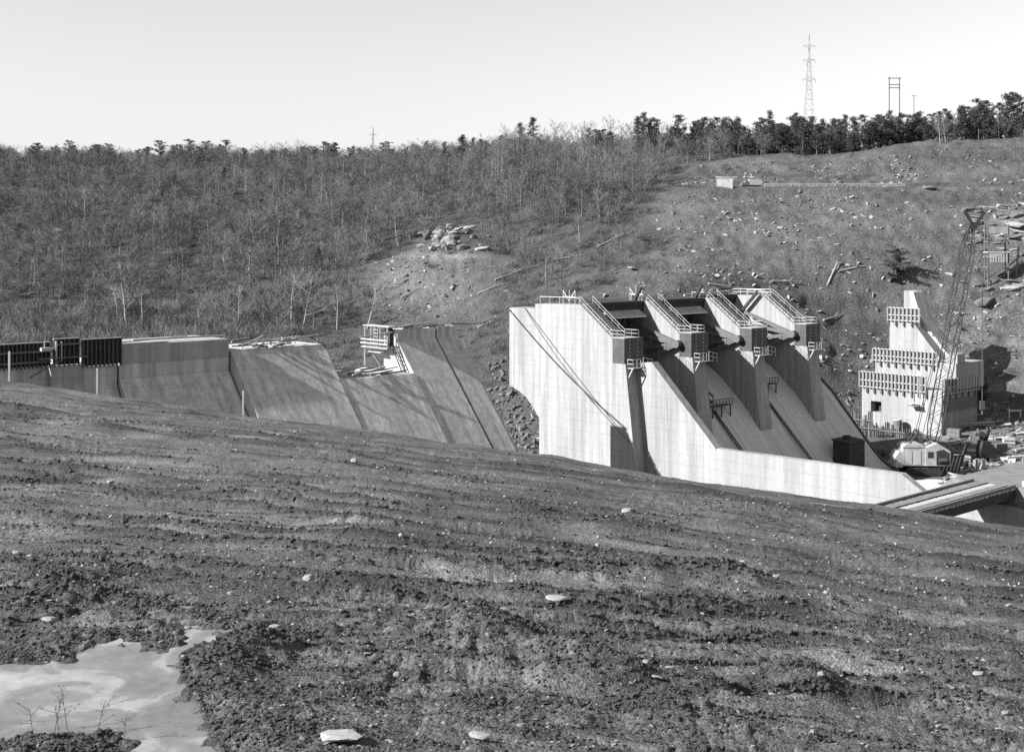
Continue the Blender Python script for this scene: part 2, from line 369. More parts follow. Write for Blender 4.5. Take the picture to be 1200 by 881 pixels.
    z = z + 0.07 * np.clip(fbm(X * 4, Y * 4, 3, 98) + 0.1, 0, 1) * sstep(-0.5, 0.05, sd) * sstep(0.4, 0.1, sd)
    z = z - 0.05 * sstep(0.05, -0.25, sd) + np.where(sd < 0, isl, 0)
    return z
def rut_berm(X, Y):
    """0..1 on the near, damp and shaded side of the soil pushed out along each rut"""
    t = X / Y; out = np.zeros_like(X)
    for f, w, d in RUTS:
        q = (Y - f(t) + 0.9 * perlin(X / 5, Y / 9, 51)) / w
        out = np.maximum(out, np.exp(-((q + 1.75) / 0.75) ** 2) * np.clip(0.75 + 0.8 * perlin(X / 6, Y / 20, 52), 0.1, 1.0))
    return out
def furrow(X, Y):
    """0..1 along the crumbled edges of the machine tracks (finer close by, coarser far out)"""
    t = X / Y; out = np.zeros_like(X)
    for lam, along, sd, w in ((0.5, 0.10, 301, sstep(32, 20, Y)), (1.1, 0.15, 311, sstep(60, 30, Y)), (3.0, 0.19, 321, sstep(24, 40, Y)), (0.55, -0.6, 331, sstep(26, 17, Y) * sstep(0.0, -0.15, t))):
        yy = (Y + along * X + 0.5 * lam * fbm(X / 7, Y / 7, 2, sd)) / lam
        n = np.abs(perlin(X / (lam * 7), yy, sd + 1)); g = sstep(0.16, 0.03, n) * sstep(-0.15, 0.25, perlin(X / (lam * 6) + 7.7, yy * 0.7, sd + 2) + 0.1)
        out = np.maximum(out, g * w)
    return out
def build_foreground():
    q = [4.0]
    while q[-1] < 92: 
        Y = q[-1]; px = 1.25 * Y * Y / (A * F); q.append(Y + (min(px, 0.42) if Y > 10 else 0.5))
    q = np.array(q) / 92.0
    tail = np.concatenate([[1.01, 1.02, 1.035, 1.05, 1.07], np.linspace(1.1, 2.6, 34)])
    q = np.concatenate([q, tail])
    t = np.concatenate([np.linspace(-1.1, -0.45, 60)[:-1], np.linspace(-0.45, 0.45, 1010), np.linspace(0.45, 1.1, 60)[1:]])
    Yg = q[:, None] * edge_Y(t)[None, :]; Xg = t[None, :] * Yg
    Z = np.maximum(fg_z(Xg, Yg), -41.0)
    tone = 1.0 + 0.35 * fbm(Xg / 4, Yg / 9, 3, 121) 
    # dry, paler packed streaks
    for px, py, w, h, k in ((185, 541, 70, 3.2, 1.1), (520, 678, 32, 9, 0.7), (110, 456, 60, 3, 0.5), (500, 770, 45, 8, 0.35), (850, 545, 160, 6, 0.35), (430, 700, 45, 10, 0.35)):
        X, Y = fg_px(px, py); l = abs(fg_px(px, py - h)[1] - Y)
        tone = tone + k * np.exp(-(((Xg - X) / (w / F * Y)) ** 2 + ((Yg - Y + 0.12 * (Xg - X)) / l) ** 2)) * (0.8 + 0.5 * perlin(Xg * 1.5, Yg * 3, 5))
    tg = Xg / Yg
    tone = tone * (1 - 0.6 * rut_berm(Xg, Yg))                                                  # near side of the rut berms painted darker: damp soil plus shade
    tone = tone * (1 + 0.3 * perlin(Xg / 3.0, (Yg + 0.14 * Xg) / 0.8, 58))
    tone = tone * (1 - 0.55 * furrow(Xg, Yg))                                                   # furrow lines darkened for damp soil and painted shade between the clods
    sdp = poly_sd(Xg, Yg, PUDG); tone = tone * (1 - 0.42 * np.exp(-np.clip(sdp, 0, None) / 1.6))          # soil soaked round the puddle
    tone = np.clip(tone, 0.4, 2.2)
    V = np.stack([Xg, Yg, Z], -1).reshape(-1, 3)
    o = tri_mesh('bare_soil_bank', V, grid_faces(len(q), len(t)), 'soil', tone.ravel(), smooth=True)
    tag(o, 'bare churned soil bank with ruts and clods', kind='structure')
build_foreground()
def build_puddle():
    n = 40
    xs = np.linspace(PUDG[:, 0].min() - 0.5, PUDG[:, 0].max() + 0.5, n); ys = np.linspace(PUDG[:, 1].min() - 0.5, PUDG[:, 1].max() + 0.5, n)
    Xg, Yg = np.meshgrid(xs, ys); Z = np.full_like(Xg, ZP) + 0.004 * perlin(Xg * 1.5, Yg * 1.5, 3)
    keep = poly_sd(Xg, Yg, PUDG).ravel() < 0.45
    Fc = grid_faces(n, n); Fc = Fc[keep[Fc].all(1)]
    o = tri_mesh('frozen_puddle', np.stack([Xg, Yg, Z], -1).reshape(-1, 3), Fc, 'ice', smooth=True)
    tag(o, 'pale silty frozen puddle in the bare soil', kind='structure')
build_puddle()

# ------------------------------------------------------------------ valley and the opposite hillside (one sheet to the horizon)
HC = np.array([-2600, -900, 0, 400, 600, 800, 1000, 1200, 2100, 3800.])
HP = [  # per column: (distance, height)
 [(300, -36), (340, -26), (420, -10), (500, 8), (560, 20), (600, 24), (680, 36), (800, 40), (3500, 25)],
 [(290, -32), (330, -22), (410, -6), (490, 10), (545, 22), (590, 29), (650, 37), (760, 39), (3500, 25)],
 [(270, -32), (310, -23), (385, -8), (460, 8), (520, 20), (560, 27), (610, 34.5), (720, 37), (3500, 20)],
 [(245, -36), (295, -23), (355, -7), (415, 7), (470, 18), (510, 25), (555, 32), (660, 35), (3500, 20)],
 [(232, -36), (272, -20), (325, -4), (375, 9), (425, 19), (465, 25), (510, 31), (620, 34), (3500, 20)],
 [(232, -37), (262, -18), (305, -3), (345, 10.5), (365, 14.5), (385, 17), (440, 29.5), (560, 33), (3500, 20)],
 [(268, -38.5), (291, -20.7), (311, -4.2), (332, 6.6), (349, 14.0), (374, 14.8), (422, 29), (540, 36), (3500, 20)],
 [(258, -37), (286, -21.7), (308, -5.1), (330, 6.8), (346, 13), (372, 14), (412, 33), (520, 38), (3500, 20)],
 [(205, -30), (240, -18), (275, -4), (305, 7), (330, 13), (352, 16), (400, 34), (520, 40), (3500, 20)],
 [(200, -28), (240, -16), (275, -4), (305, 7), (330, 13), (352, 16), (400, 34), (520, 40), (3500, 20)]]
HPY = np.array([[p[0] for p in c] for c in HP], float); HPZ = np.array([[p[1] for p in c] for c in HP], float)
# smooth the columns over bearing
_tf = np.linspace(-2600, 3800, 641)
_HY = np.stack([np.interp(_tf, HC, HPY[:, k]) for k in range(9)], 1); _HZ = np.stack([np.interp(_tf, HC, HPZ[:, k]) for k in range(9)], 1)
_k = np.ones(11) / 11
for a in (_HY, _HZ):
    for k in range(9): a[:, k] = np.convolve(np.pad(a[:, k], 5, 'edge'), _k, 'valid')
def hill_smooth(X, Y):
    shp = np.shape(X); X = np.ravel(np.asarray(X, float)); Y = np.ravel(np.asarray(Y, float))
    px = np.clip(600 + F * X / np.maximum(Y, 20), -2590, 3790); i = (px + 2600) / 10; i0 = np.floor(i).astype(int); fr = i - i0; i1 = np.minimum(i0 + 1, 640)
    yc = _HY[i0] * (1 - fr)[:, None] + _HY[i1] * fr[:, None]; zc = _HZ[i0] * (1 - fr)[:, None] + _HZ[i1] * fr[:, None]
    # flat floor in front of the toe, rising gently towards it
    floor_z = -39.0
    y0 = yc[:, :1] - 22
    yc = np.concatenate([np.zeros_like(y0), y0, yc], 1); zc = np.concatenate([np.full_like(y0, floor_z), np.full_like(y0, floor_z), zc], 1)
    out = np.empty_like(Y)
    k = np.clip((yc <= Y[:, None]).sum(1) - 1, 0, 9); r = np.arange(len(Y))
    a = np.clip((Y - yc[r, k]) / (yc[r, k + 1] - yc[r, k]), 0, 1); a = a * 0.7 + 0.3 * a * a * (3 - 2 * a)
    out = zc[r, k] * (1 - a) + zc[r, k + 1] * a
    return out.reshape(shp)
def cleared(X, Y):                                     # 1 where the slope was stripped for the works
    px = 600 + F * X / Y; dep = -hill_smooth(X, Y) / Y * F + HZ
    w = 18 * fbm(px / 60, dep / 60, 3, 5)
    b = np.interp(dep, [100, 165, 185, 240, 290, 330, 360, 420, 560], [1230, 1000, 820, 770, 755, 735, 690, 630, 480])
    c1 = sstep(-25, 25, px + w - b) * sstep(430, 405, Y + 5 * fbm(px / 40, 0 * px, 2, 6) - np.interp(px, [800, 1000, 1200], [22, 8, 0]))
    c2 = np.exp(-(((px - 505) / 75) ** 2 + ((dep - 335) / 48) ** 2) ** 2)
    return np.clip(np.maximum(c1, c2), 0, 1)
def hill_z(X, Y):
    X = np.asarray(X, float); Y = np.asarray(Y, float)
    z = hill_smooth(X, Y); px = 600 + F * X / np.maximum(Y, 20)
    up = sstep(-37, -24, z) * sstep(900, 640, Y)
    z = z + up * (2.2 * fbm(X / 60, Y / 45, 3, 11) + 0.35 * fbm(X / 9, Y / 9, 4, 12))
    cl = cleared(X, Y)
    # broken rock and machine-cut benches on the stripped slope; fine gullies down the cut
    z = z + up * cl * (0.7 * (np.abs(fbm(X / 14 + 0.4 * fbm(X / 30, Y / 30, 2, 9), Y / 7, 4, 13)) - 0.3) + 0.3 * fbm(X / 4, Y / 3, 4, 14) + 0.1 * perlin(X / 2.2 + Y / 30, Y / 30, 19) - 0.35 * (1 - np.abs(perlin(X / 11 + 0.7 * fbm(X / 25, Y / 25, 2, 22), Y / 50, 23))) ** 7 * sstep(-0.2, 0.2, perlin(X / 30, Y / 20, 24)))
    zt_ = (z + 0.9 * fbm(X / 30, Y / 30, 3, 16)) / 4.6; ft = zt_ - np.floor(zt_); z = z + up * cl * 0.9 * (np.where(ft < 0.7, -ft, -0.7 + (ft - 0.7) * 2.333)) * sstep(-0.2, 0.3, fbm(X / 40, Y / 30, 2, 18) + 0.12)
    # haul-road bench
    bz = 14.3; on = sstep(760, 840, px) * sstep(348, 350.5, Y) * sstep(375, 371, Y); z = z * (1 - on) + bz * on
    # ledge with the small quarry on the far slope
    q = np.exp(-(((px - 520) / 58) ** 2) ** 2); z = z + q * 2.0 * sstep(318, 331, Y) * sstep(346, 342, Y) - q * 1.2 * sstep(342, 345, Y) * sstep(366, 352, Y)
    z = z + 0.25 * fbm(X / 5, Y / 5, 3, 15) * (1 - 0.8 * on)
    return z
def hit(x, y, lo=205, hi=760):                         # where the sight line through a photo pixel meets the hillside
    t = (x - 600) / F; d = (y - HZ) / F; Y = np.arange(lo, hi, 0.5)
    b = np.nonzero(hill_z(t * Y, Y) >= -d * Y)[0]; Yh = Y[b[0]] if len(b) else hi
    return t * Yh, Yh, float(hill_z(np.array([t * Yh]), np.array([Yh]))[0])
def hz(X, Y): return float(hill_z(np.array([X]), np.array([Y]))[0])
def build_hill():
    Yr = np.concatenate([np.linspace(40, 200, 12)[:-1], np.arange(200, 480, 1.15), np.arange(480, 680, 2.2), np.geomspace(680, 4000, 24)])
    t = np.concatenate([np.linspace(-1.5, -0.47, 60)[:-1], np.linspace(-0.47, 0.47, 560), np.linspace(0.47, 1.5, 60)[1:]])
    Yg = np.repeat(Yr[:, None], len(t), 1); Xg = t[None, :] * Yg
    Z = hill_z(Xg, Yg); cl = cleared(Xg, Yg)
    n1 = fbm(Xg / 18, Yg / 18, 4, 31); n2 = fbm(Xg / 5, Yg / 3, 3, 32)
    tone = 0.72 + 0.25 * n1 + 0.2 * n2
    band = perlin(Xg / 60, (Z + 1.5 * n1) / 1.6, 35); tone = tone * (1 - cl) + cl * (0.95 + 0.18 * fbm(Xg / 50, Yg / 14, 2, 37) + 0.08 * n1 + 0.10 * n2 + 0.16 * band + 0.18 * perlin(Xg / 1.3 + Z / 9, Z / 14, 36))
    px = 600 + F * Xg / Yg; dep = HZ - F * Z / Yg
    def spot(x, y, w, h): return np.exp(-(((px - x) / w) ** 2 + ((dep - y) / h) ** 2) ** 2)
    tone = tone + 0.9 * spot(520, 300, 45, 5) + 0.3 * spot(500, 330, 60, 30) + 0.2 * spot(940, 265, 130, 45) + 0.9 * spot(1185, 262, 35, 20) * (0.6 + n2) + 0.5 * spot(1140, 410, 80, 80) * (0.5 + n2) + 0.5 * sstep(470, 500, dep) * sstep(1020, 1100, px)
    V = np.stack([Xg, Yg, Z], -1).reshape(-1, 3)
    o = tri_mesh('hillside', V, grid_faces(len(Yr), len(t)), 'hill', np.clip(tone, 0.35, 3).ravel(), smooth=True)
    tag(o, 'valley floor and opposite hillside, part wooded and part stripped', kind='structure')
build_hill()
# ------------------------------------------------------------------ the dam: poured blocks on the near side
def slope_v(z, z0, v0=-8.0): return v0 + 0.85 * (z0 - z)
def monolith(u0, u1, ztop, zbrk, vup, label, lifts, name='dam_block'):
    """block of a gravity dam: short vertical head, then the sloped downstream face; the head's pours are parts"""
    t = dthing(name, -8, (u0 + u1) / 2, -41, label, 'dam block', 'poured concrete blocks of the dam')
    zb = -41.0; g = 0.04
    one('sloped_face', 'dam', lambda b: b.prism([(-8.03, zbrk), (slope_v(zb, zbrk, -8.03), zb), (vup, zb), (vup, zbrk)], u0 + g, u1 - g), t)
    z = zbrk
    for k, zt in enumerate(lifts):
        pr = -8.0 + (0.05 if k % 2 else 0.0)
        one('concrete_lift', 'lift' if (k == len(lifts) - 1 and len(lifts) > 1) else 'dam', lambda b: b.box((vup, u0 + g, z + 0.002), (pr, u1 - g, zt)), t)
        z = zt
    return t
monolith(-72.2, -58.4, -11.8, -15.5, -16, 'dam block with a dark upper pour, next to the ribbed steel forms', (-13.9, -11.8))
monolith(-58.2, -44.9, -13.2, -13.3, -16, 'dam block with loose lumber and timbers lying along its top', (-13.2,))
lowc = dthing('dam_block', -3.4, -39, -41, 'low unfinished dam block with planks on its top, at the foot of the ladder', 'dam block', 'poured concrete blocks of the dam')
one('sloped_face', 'dam', lambda b: b.prism([(-4.66, -17.4), (slope_v(-41, -17.4, -4.66), -41), (-16, -41), (-16, -17.4)], -44.8, -33.3), lowc)
d1 = dthing('dam_block', -8, -30, -41, 'tall dam block with scaffolding and a ladder on its white side', 'dam block', 'poured concrete blocks of the dam')
one('sloped_face', 'dam', lambda b: b.prism([(-8.3, -12.0), (-8.3, -13.3), (slope_v(-41, -13.3, -8.3), -41), (-11.2, -41), (-11.2, -12.0)], -33.2, -26.75), d1)
d2 = dthing('dam_block', -8, -25, -41, 'narrow dam strip split from the tall block by an open joint', 'dam block', 'poured concrete blocks of the dam')
one('sloped_face', 'dam', lambda b: b.prism([(-8.35, -11.9), (-8.35, -13.3), (slope_v(-41, -13.3, -8.35), -41), (-11.2, -41), (-11.2, -11.9)], -26.4, -23.0), d2)
one('side_strip', 'dam', lambda b: b.prism([(-8.2, -13.9), (slope_v(-41, -13.5, -8.2), -41), (-10, -41), (-10, -13.9)], -22.99, -22.5), d2)
# wall under the steel forms
ew = dthing('dam_wall', -8, -90, -30, 'plain concrete wall below the ribbed steel forms', 'dam wall')
one('wall_face', 'dam', lambda b: b.box((-15, -125, -34), (-8.6, -72.35, -13.4)), ew)
one('buttress', 'lift', lambda b: b.prism([(-8.598, -13.55), (-7.7, -13.55), (-7.7, -15.6), (-6.2, -18.5), (-6.2, -34), (-8.598, -34)], -80.0, -76.3), ew)
one('low_wall', 'dam', lambda b: b.prism([(-8.598, -13.9), (-8.1, -13.9), (-8.1, -16.2), (-6.0, -19.5), (-6.0, -34), (-8.598, -34)], -76.2, -72.4), ew)

# ribbed steel forms on that wall
def rib_form(u0, u1, z0, z1, v, label, walers, capm='galv', depth=0.22):
    t = dthing('steel_form', v, (u0 + u1) / 2, z0, label, 'formwork', 'ribbed steel forms at the end of the dam')
    one('skin_plate', 'black', lambda b: b.box((v - 0.1, u0, z0), (v, u1, z1)), t)
    one('top_rail', capm, lambda b: b.box((v - 0.15, u0, z1), (v + 0.12, u1, z1 + 0.09)), t)
    n = max(2, int((u1 - u0) / 0.44)); first = None
    for i in range(n):
        u = u0 + 0.1 + (u1 - u0 - 0.2) * i / (n - 1)
        if first is None:
            first = one('rib', 'rust', lambda b: b.box((v + 0.001, u - 0.05, z0 - 0.25), (v + depth, u + 0.05, z1 - 0.02)), t); uf = u
        else: share(first, 'rib', t, (0, u - uf, 0))
    for zw in walers:
        one('waler', 'oldtimber', lambda b: b.box((v + depth + 0.002, u0, zw - 0.1), (v + depth + 0.16, u1, zw + 0.1)), t)
    return t
rib_form(-120, -79.9, -13.5, -11.05, -8.2, 'long ribbed steel form with two horizontal timber walers', (-11.95, -13.05))
rib_form(-79.7, -76.8, -13.5, -10.75, -7.9, 'short ribbed steel form with a white frame, between two longer forms', (-11.3,))
rib_form(-76.6, -72.0, -13.75, -10.95, -7.75, 'dark ribbed steel form at the corner of the wall', ())
fr = dthing('scaffold_stand', -7.5, -79.5, -13.5, 'small white pipe frame on the steel forms', 'frame')
one('post', 'galv', lambda b: b.box((-7.55, -79.6, -13.4), (-7.4, -79.45, -10.9)), fr)
one('post', 'galv', lambda b: b.box((-7.55, -79.0, -13.1), (-7.4, -78.9, -11.0)), fr)
one('cross_bar', 'galv', lambda b: b.tube((-7.3, -81.2, -11.7), (-7.3, -79.6, -11.6), 0.09), fr)
one('hanging_light', 'galv', lambda b: (b.tube((-7.3, -80.9, -11.0), (-7.3, -80.9, -11.5), 0.04), b.box((-7.5, -81.3, -11.85), (-7.0, -80.3, -11.5))), fr)
one('work_platform', 'oldtimber', lambda b: (b.box((-7.7, -81.5, -12.75), (-6.9, -76.2, -12.66)), b.tube((-7.3, -82.5, -14.6), (-7.3, -79.2, -13.0), 0.07)), fr)
for (x, y0, y1, Y, lab) in ((11, 413, 453, 110, 'pale wooden stake before the long ribbed form'), (114, 433, 462, 112, 'pale wooden stake before the low wall end'), (285, 459, 484, 116, 'thin wooden stake before the sloped dam face')):
    X = (x - 600) / F * Y; z = float(fg_z(np.array([X]), np.array([Y]), False)[0])
    zt = -(y0 - HZ) / F * Y
    st = one('survey_stake', 'timber', lambda b: (b.box((-0.08, -0.08, -0.4), (0.08, 0.08, zt - z)), b.add([(-.08, -.08, zt - z), (.08, -.08, zt - z), (.08, .08, zt - z), (-.08, .08, zt - z), (0, 0, zt - z + .15)], [(0, 1, 4), (1, 2, 4), (2, 3, 4), (3, 0, 4)])))
    st.location = (X, Y, z); tag(st, lab, 'stake')

# lumber lying on the blocks
def lumber(name, u0, u1, v0, v1, z, n, label, seed, spread=0.5):
    r = random.Random(seed); t = dthing(name, (v0 + v1) / 2, (u0 + u1) / 2, z, label, 'lumber'); zz = z
    for i in range(n):
        L = r.uniform(1.8, 4.2); v = r.uniform(v0, v1); u = r.uniform(u0, u1 - L * 0.6); a = r.gauss(0, spread); h = z + 0.06 + 0.11 * (i // 3) + r.uniform(0, 0.05)
        p = (v - math.sin(a) * L / 2, u, h); q = (v + math.sin(a) * L / 2, u + L * math.cos(a), h + r.uniform(-0.05, 0.35))
        one('plank', 'timber' if r.random() < 0.7 else 'oldtimber', lambda b: b.tube(p, q, r.uniform(0.05, 0.12)), t)
lumber('lumber_pile', -58.0, -45.5, -11.5, -8.4, -13.2, 26, 'heap of loose boards and timbers on the dam block', 3, 0.7)
lumber('lumber_pile', -44.5, -34.0, -9.0, -4.6, -17.4, 20, 'loose planks on the low dam block', 4, 0.25)
lumber('lumber_pile', -33.0, -24.0, -9.4, -8.3, -12.0, 12, 'row of boards along the tall dam block top', 5, 0.08)
one('timber_curb', 'timber', lambda b: (b.box((-8.6, -72.0, -11.8), (-8.05, -66.3, -11.62)), b.tube((-9.2, -70, -11.4), (-9.0, -58.6, -11.45), 0.1), b.tube((-9.6, -72, -11.65), (-9.6, -63, -11.3), 0.08)),
    dthing('top_timbers', -8.5, -65, -11.8, 'pale timbers laid along the dam block beside the steel forms', 'timber'))
# catwalk with a bent pipe rail over the gap
cw = dthing('catwalk', -8.6, -45, -13.2, 'thin plank catwalk on posts over the low dam block', 'catwalk')
cp = [(-9.0, -57.5, -12.3), (-9.0, -52, -12.35), (-9.0, -45.2, -12.2), (-9.0, -39, -12.75), (-9.0, -33.3, -12.3)]
for a, b_ in zip(cp[:-1], cp[1:]): one('plank', 'timber', lambda b: b.tube(a, b_, 0.09), cw)
for u in (-56, -50.5, -45.3): one('post', 'timber', lambda b: b.tube((-9, u, -13.2), (-9, u, -12.0), 0.07), cw)
one('brace', 'steel', lambda b: (b.tube((-9.0, -46.4, -12.2), (-7.9, -45.0, -13.3), 0.1), b.tube((-7.9, -44.85, -13.2), (-7.85, -44.8, -15.2), 0.12)), cw)
# scaffold on the white side of the tall block
sf = dthing('scaffold_platform', -11.5, -33.9, -17.4, 'white timber scaffold platform hung on the side of the tall block', 'scaffold')
for v in (-14.0, -12.6, -10.6, -9.0): one('upright', 'timber', lambda b: b.tube((v, -34.3, -17.0 if v == -14.0 else -14.6), (v, -34.3, -11.6), 0.09), sf)
for z in (-13.4, -13.9): one('guard_rail', 'timber', lambda b: b.tube((-14.6, -34.5, z), (-8.6, -34.5, z), 0.09), sf)
one('deck_plank', 'timber', lambda b: b.box((-14.4, -34.6, -14.5), (-8.7, -33.3, -14.36)), sf)
one('deck_plank', 'timber', lambda b: b.box((-13.0, -34.5, -15.1), (-10.2, -33.4, -14.98)), sf)
one('top_plank', 'timber', lambda b: b.box((-14.2, -34.5, -11.62), (-8.4, -33.2, -11.5)), sf)
one('brace', 'oldtimber', lambda b: b.tube((-12.9, -34.3, -14.6), (-11.2, -33.3, -17.4), 0.13), sf)
one('dark_form', 'black', lambda b: (b.box((-12.4, -33.6, -14.3), (-11.8, -33.25, -11.7)), b.box((-10.2, -33.7, -14.3), (-9.2, -33.25, -11.8))), sf)
def ladder(name, p, q, w, label, m='timber', n=None, group=None, side=(0, 0, 1)):
    p = Vector(p); q = Vector(q); d = (q - p).normalized(); s = Vector(side).normalized() * (w / 2)
    t = dthing(name, *p, label, 'ladder', group); n = n or int((q - p).length / 0.6)
    for k in (-1, 1): one('side_rail', m, lambda b: b.tube(p + s * k, q + s * k, 0.07), t)
    for i in range(1, n + 1): one('rung', m, lambda b: b.tube(p.lerp(q, i / (n + 1)) - s, p.lerp(q, i / (n + 1)) + s, 0.045), t)
    return t
ladder('wooden_ladder', (-6.3, -33.6, -17.4), (-8.6, -33.5, -14.2), 0.9, 'dark ladder leaning on the white side of the tall block', 'oldtimber', 5, None, (1, 0, 0))
ladder('wooden_ladder', (-11.6, -34.35, -14.3), (-11.4, -34.35, -11.6), 0.8, 'short white ladder standing on the scaffold platform', 'timber', 5, None, (1, 0, 0))
# cable to the first pier
cb = dthing('sagging_cable', -15, -12, -12.0, 'thin sagging cable from the tall block to the first pier', 'cable')
def sag(b):
    a = Vector((-8.4, -24, -11.5)); c = Vector((-22.6, 0.3, -11.2)); P = [a.lerp(c, i / 12) - Vector((0, 0, 0.9 * math.sin(math.pi * i / 12))) for i in range(13)]
    for i in range(12): b.tube(P[i], P[i + 1], 0.09)
one('cable', 'oldtimber', sag, cb)

# ------------------------------------------------------------------ spillway piers, gates, deck, chute
PROF = [(-22, -10.75), (-16.7, -10.75), (-16.7, -10.0), (-7, -9.75), (-0.4, -14.5), (-0.4, -17.9), (2.0, -17.9), (4.1, -34), (4.1, -42), (-15.8, -42), (-15.8, -27.5), (-17.2, -25.9), (-18.7, -24.6), (-20.4, -23.7), (-22, -23.2)]
labels = ['first pier with its whole white side bare and a narrow joint line', 'second pier, beside the pier with the bare white side', 'third pier, next to the one with the far ribbed gap', 'last pier toward the rocky slope, stair rail on its top edge']
for k in range(4):
    u = 15.0 * k; w = 3.0
    t = dthing('spillway_pier', -6, u + 1.5, -42, labels[k], 'pier', 'concrete spillway piers')
    body = one('pier_body', 'pier', lambda b: b.prism(PROF, u, u + w), t)
    def nose(b):
        n = 12; P = [(-22 - 1.5 * math.sin(math.pi * i / n), u + 1.5 - 1.5 * math.cos(math.pi * i / n)) for i in range(n + 1)]
        zt = [(-10.85)] * (n + 1); zb = [-23.2 + 0.75 * math.sin(math.pi * i / n) for i in range(n + 1)]
        V = [(p[0], p[1], z) for p, z in zip(P, zt)] + [(p[0], p[1], z) for p, z in zip(P, zb)]
        b.add(V, [(i, i + 1, n + 2 + i, n + 1 + i) for i in range(n)] + [tuple(range(n + 1)), tuple(reversed(range(n + 1, 2 * n + 2)))])
    one('rounded_nose', 'pier', nose, t)
    if k == 0:
        one('joint_strip', 'lift', lambda b: b.box((-14.25, u - 0.02, -41), (-14.1, u + 0.3, -10.2)), t)
        one('joint_strip', 'lift', lambda b: b.box((-22.0, u - 0.03, -22.9), (-21.55, u + 0.3, -11)), t)
        for (v, z) in ((-0.9, -26.6), (-0.7, -28.3), (1.0, -30.3), (-14.4, -30.6)): one('form_mark', 'lift', lambda b: b.box((v - 2.0, u - 0.05, z - 0.06), (v + 0.6, u + 0.2, z + 0.06)), t)
    # trunnion anchor block with bolts
    blk = one('anchor_block', 'steel', lambda b: b.box((-0.39, u - 0.12, -17.85), (1.9, u + 4.0, -14.3)), t)
    first = None
    for i in range(6):
        for uu in (u + 0.9, u + 2.6):
            z = -17.4 + 0.55 * i
            if first is None: first = one('bolt_head', 'galv', lambda b: b.box((1.901, uu - 0.08, z - 0.09), (2.05, uu + 0.08, z + 0.09)), blk); f0 = (uu, z)
            else: share(first, 'bolt_head', blk, (0, uu - f0[0], z - f0[1]))
    # stairs and rails
    def srail(b):
        for uu in (u + 0.15, u + w - 0.15): b.rail([(-7.2, uu, -9.62), (-0.7, uu, -14.3)], 1.05, 1.6, 0.028)
    one('stair_rail', 'galv', srail, t)
    one('stair', 'pier', lambda b: [b.box((-7 + 0.47 * i, u + 0.5, -10.1 - 0.338 * i - 0.3), (-7 + 0.47 * (i + 1), u + w - 0.5, -9.75 - 0.338 * i + 0.02)) for i in range(13)], t)
    one('platform_rail', 'galv', lambda b: (b.rail([(-0.9, u - 0.1, -14.25), (1.9, u - 0.1, -14.25), (1.9, u + w, -14.25), (-0.9, u + w, -14.25)], 1.05, 1.3, 0.032), b.box((-0.9, u - 0.2, -14.3), (2.0, u + w + 0.2, -14.22))), t)
    one('lower_platform', 'galv', lambda b: (b.box((2.0, u + 0.3, -18.6), (3.2, u + 3.6, -18.5)), b.rail([(2.1, u + 0.35, -18.5), (3.15, u + 0.35, -18.5), (3.15, u + 2.0, -18.5)], 1.2, 0.9, 0.045), b.tube((2.1, u + 0.35, -20.3), (3.1, u + 0.35, -18.6), 0.07), b.tube((2.06, u + 0.35, -18.6), (2.06, u + 0.35, -20.4), 0.07), b.rail([(3.1, u + 2.6, -18.5), (3.1, u + 4.6, -18.9)], 1.4, 1.0, 0.045)), t)
    one('top_rail', 'galv', lambda b: (b.rail([(-15.8 if k == 0 else -10.5, u + 0.2, -9.85), (-7.4, u + 0.2, -9.75)], 1.0, 1.9, 0.05, False)), t)
    def truss(b):
        for v in (-11.2, -9.9, -8.7): b.tube((v, u + 0.6, -9.8), (v, u + 0.6, -7.7), 0.07); 
        b.tube((-11.2, u + 0.6, -7.8), (-9.9, u + 0.6, -9.3), 0.06); b.tube((-9.9, u + 0.6, -9.3), (-8.7, u + 0.6, -7.8), 0.06); b.tube((-11.2, u + 0.6, -8.7), (-8.7, u + 0.6, -8.7), 0.06)
    if k < 2: one('hoist_frame', 'galv', truss, t)
# training wall running down from the first pier
tw = dthing('training_wall', 25, 2.6, -42, 'long white training wall running down from the first pier', 'wall')
TWP = [(2.2, -17.9), (5.1, -17.6), (16.6, -28.5), (44.6, -28.2), (48.5, -30.6), (50.0, -30.6), (50.0, -44), (2.2, -44)]
one('wall_body', 'pier', lambda b: b.prism(TWP, 2.2, 3.3), tw)
one('sloped_cap', 'pier', lambda b: b.prism([(5.1, -17.58), (16.6, -28.48), (16.6, -28.75), (5.1, -17.9)], 2.12, 3.5), tw)
tw2 = dthing('training_wall', 60, 2.6, -42, 'white wall under the plank bridge', 'wall')
one('wall_body', 'pier', lambda b: b.prism([(50.05, -30.4), (57.0, -30.0), (63, -31.2), (70, -33), (95, -34), (95, -44), (50.05, -44)], 2.2, 3.4), tw2)
# slack cable hanging down the first pier's side (its shadow runs beside it)
sc_ = dthing('slack_cable', -9, -0.6, -20, 'thin slack cable slanting across the first pier side', 'cable')
def slack(b):
    a = Vector((-18.9, -0.15, -10.7)); c = Vector((3.3, -0.25, -29.2)); P = [a.lerp(c, i / 16) + Vector((0, -1.3 * math.sin(math.pi * i / 16), 0)) for i in range(17)]
    for i in range(16): b.tube(P[i], P[i + 1], 0.055)
one('cable', 'oldtimber', slack, sc_)

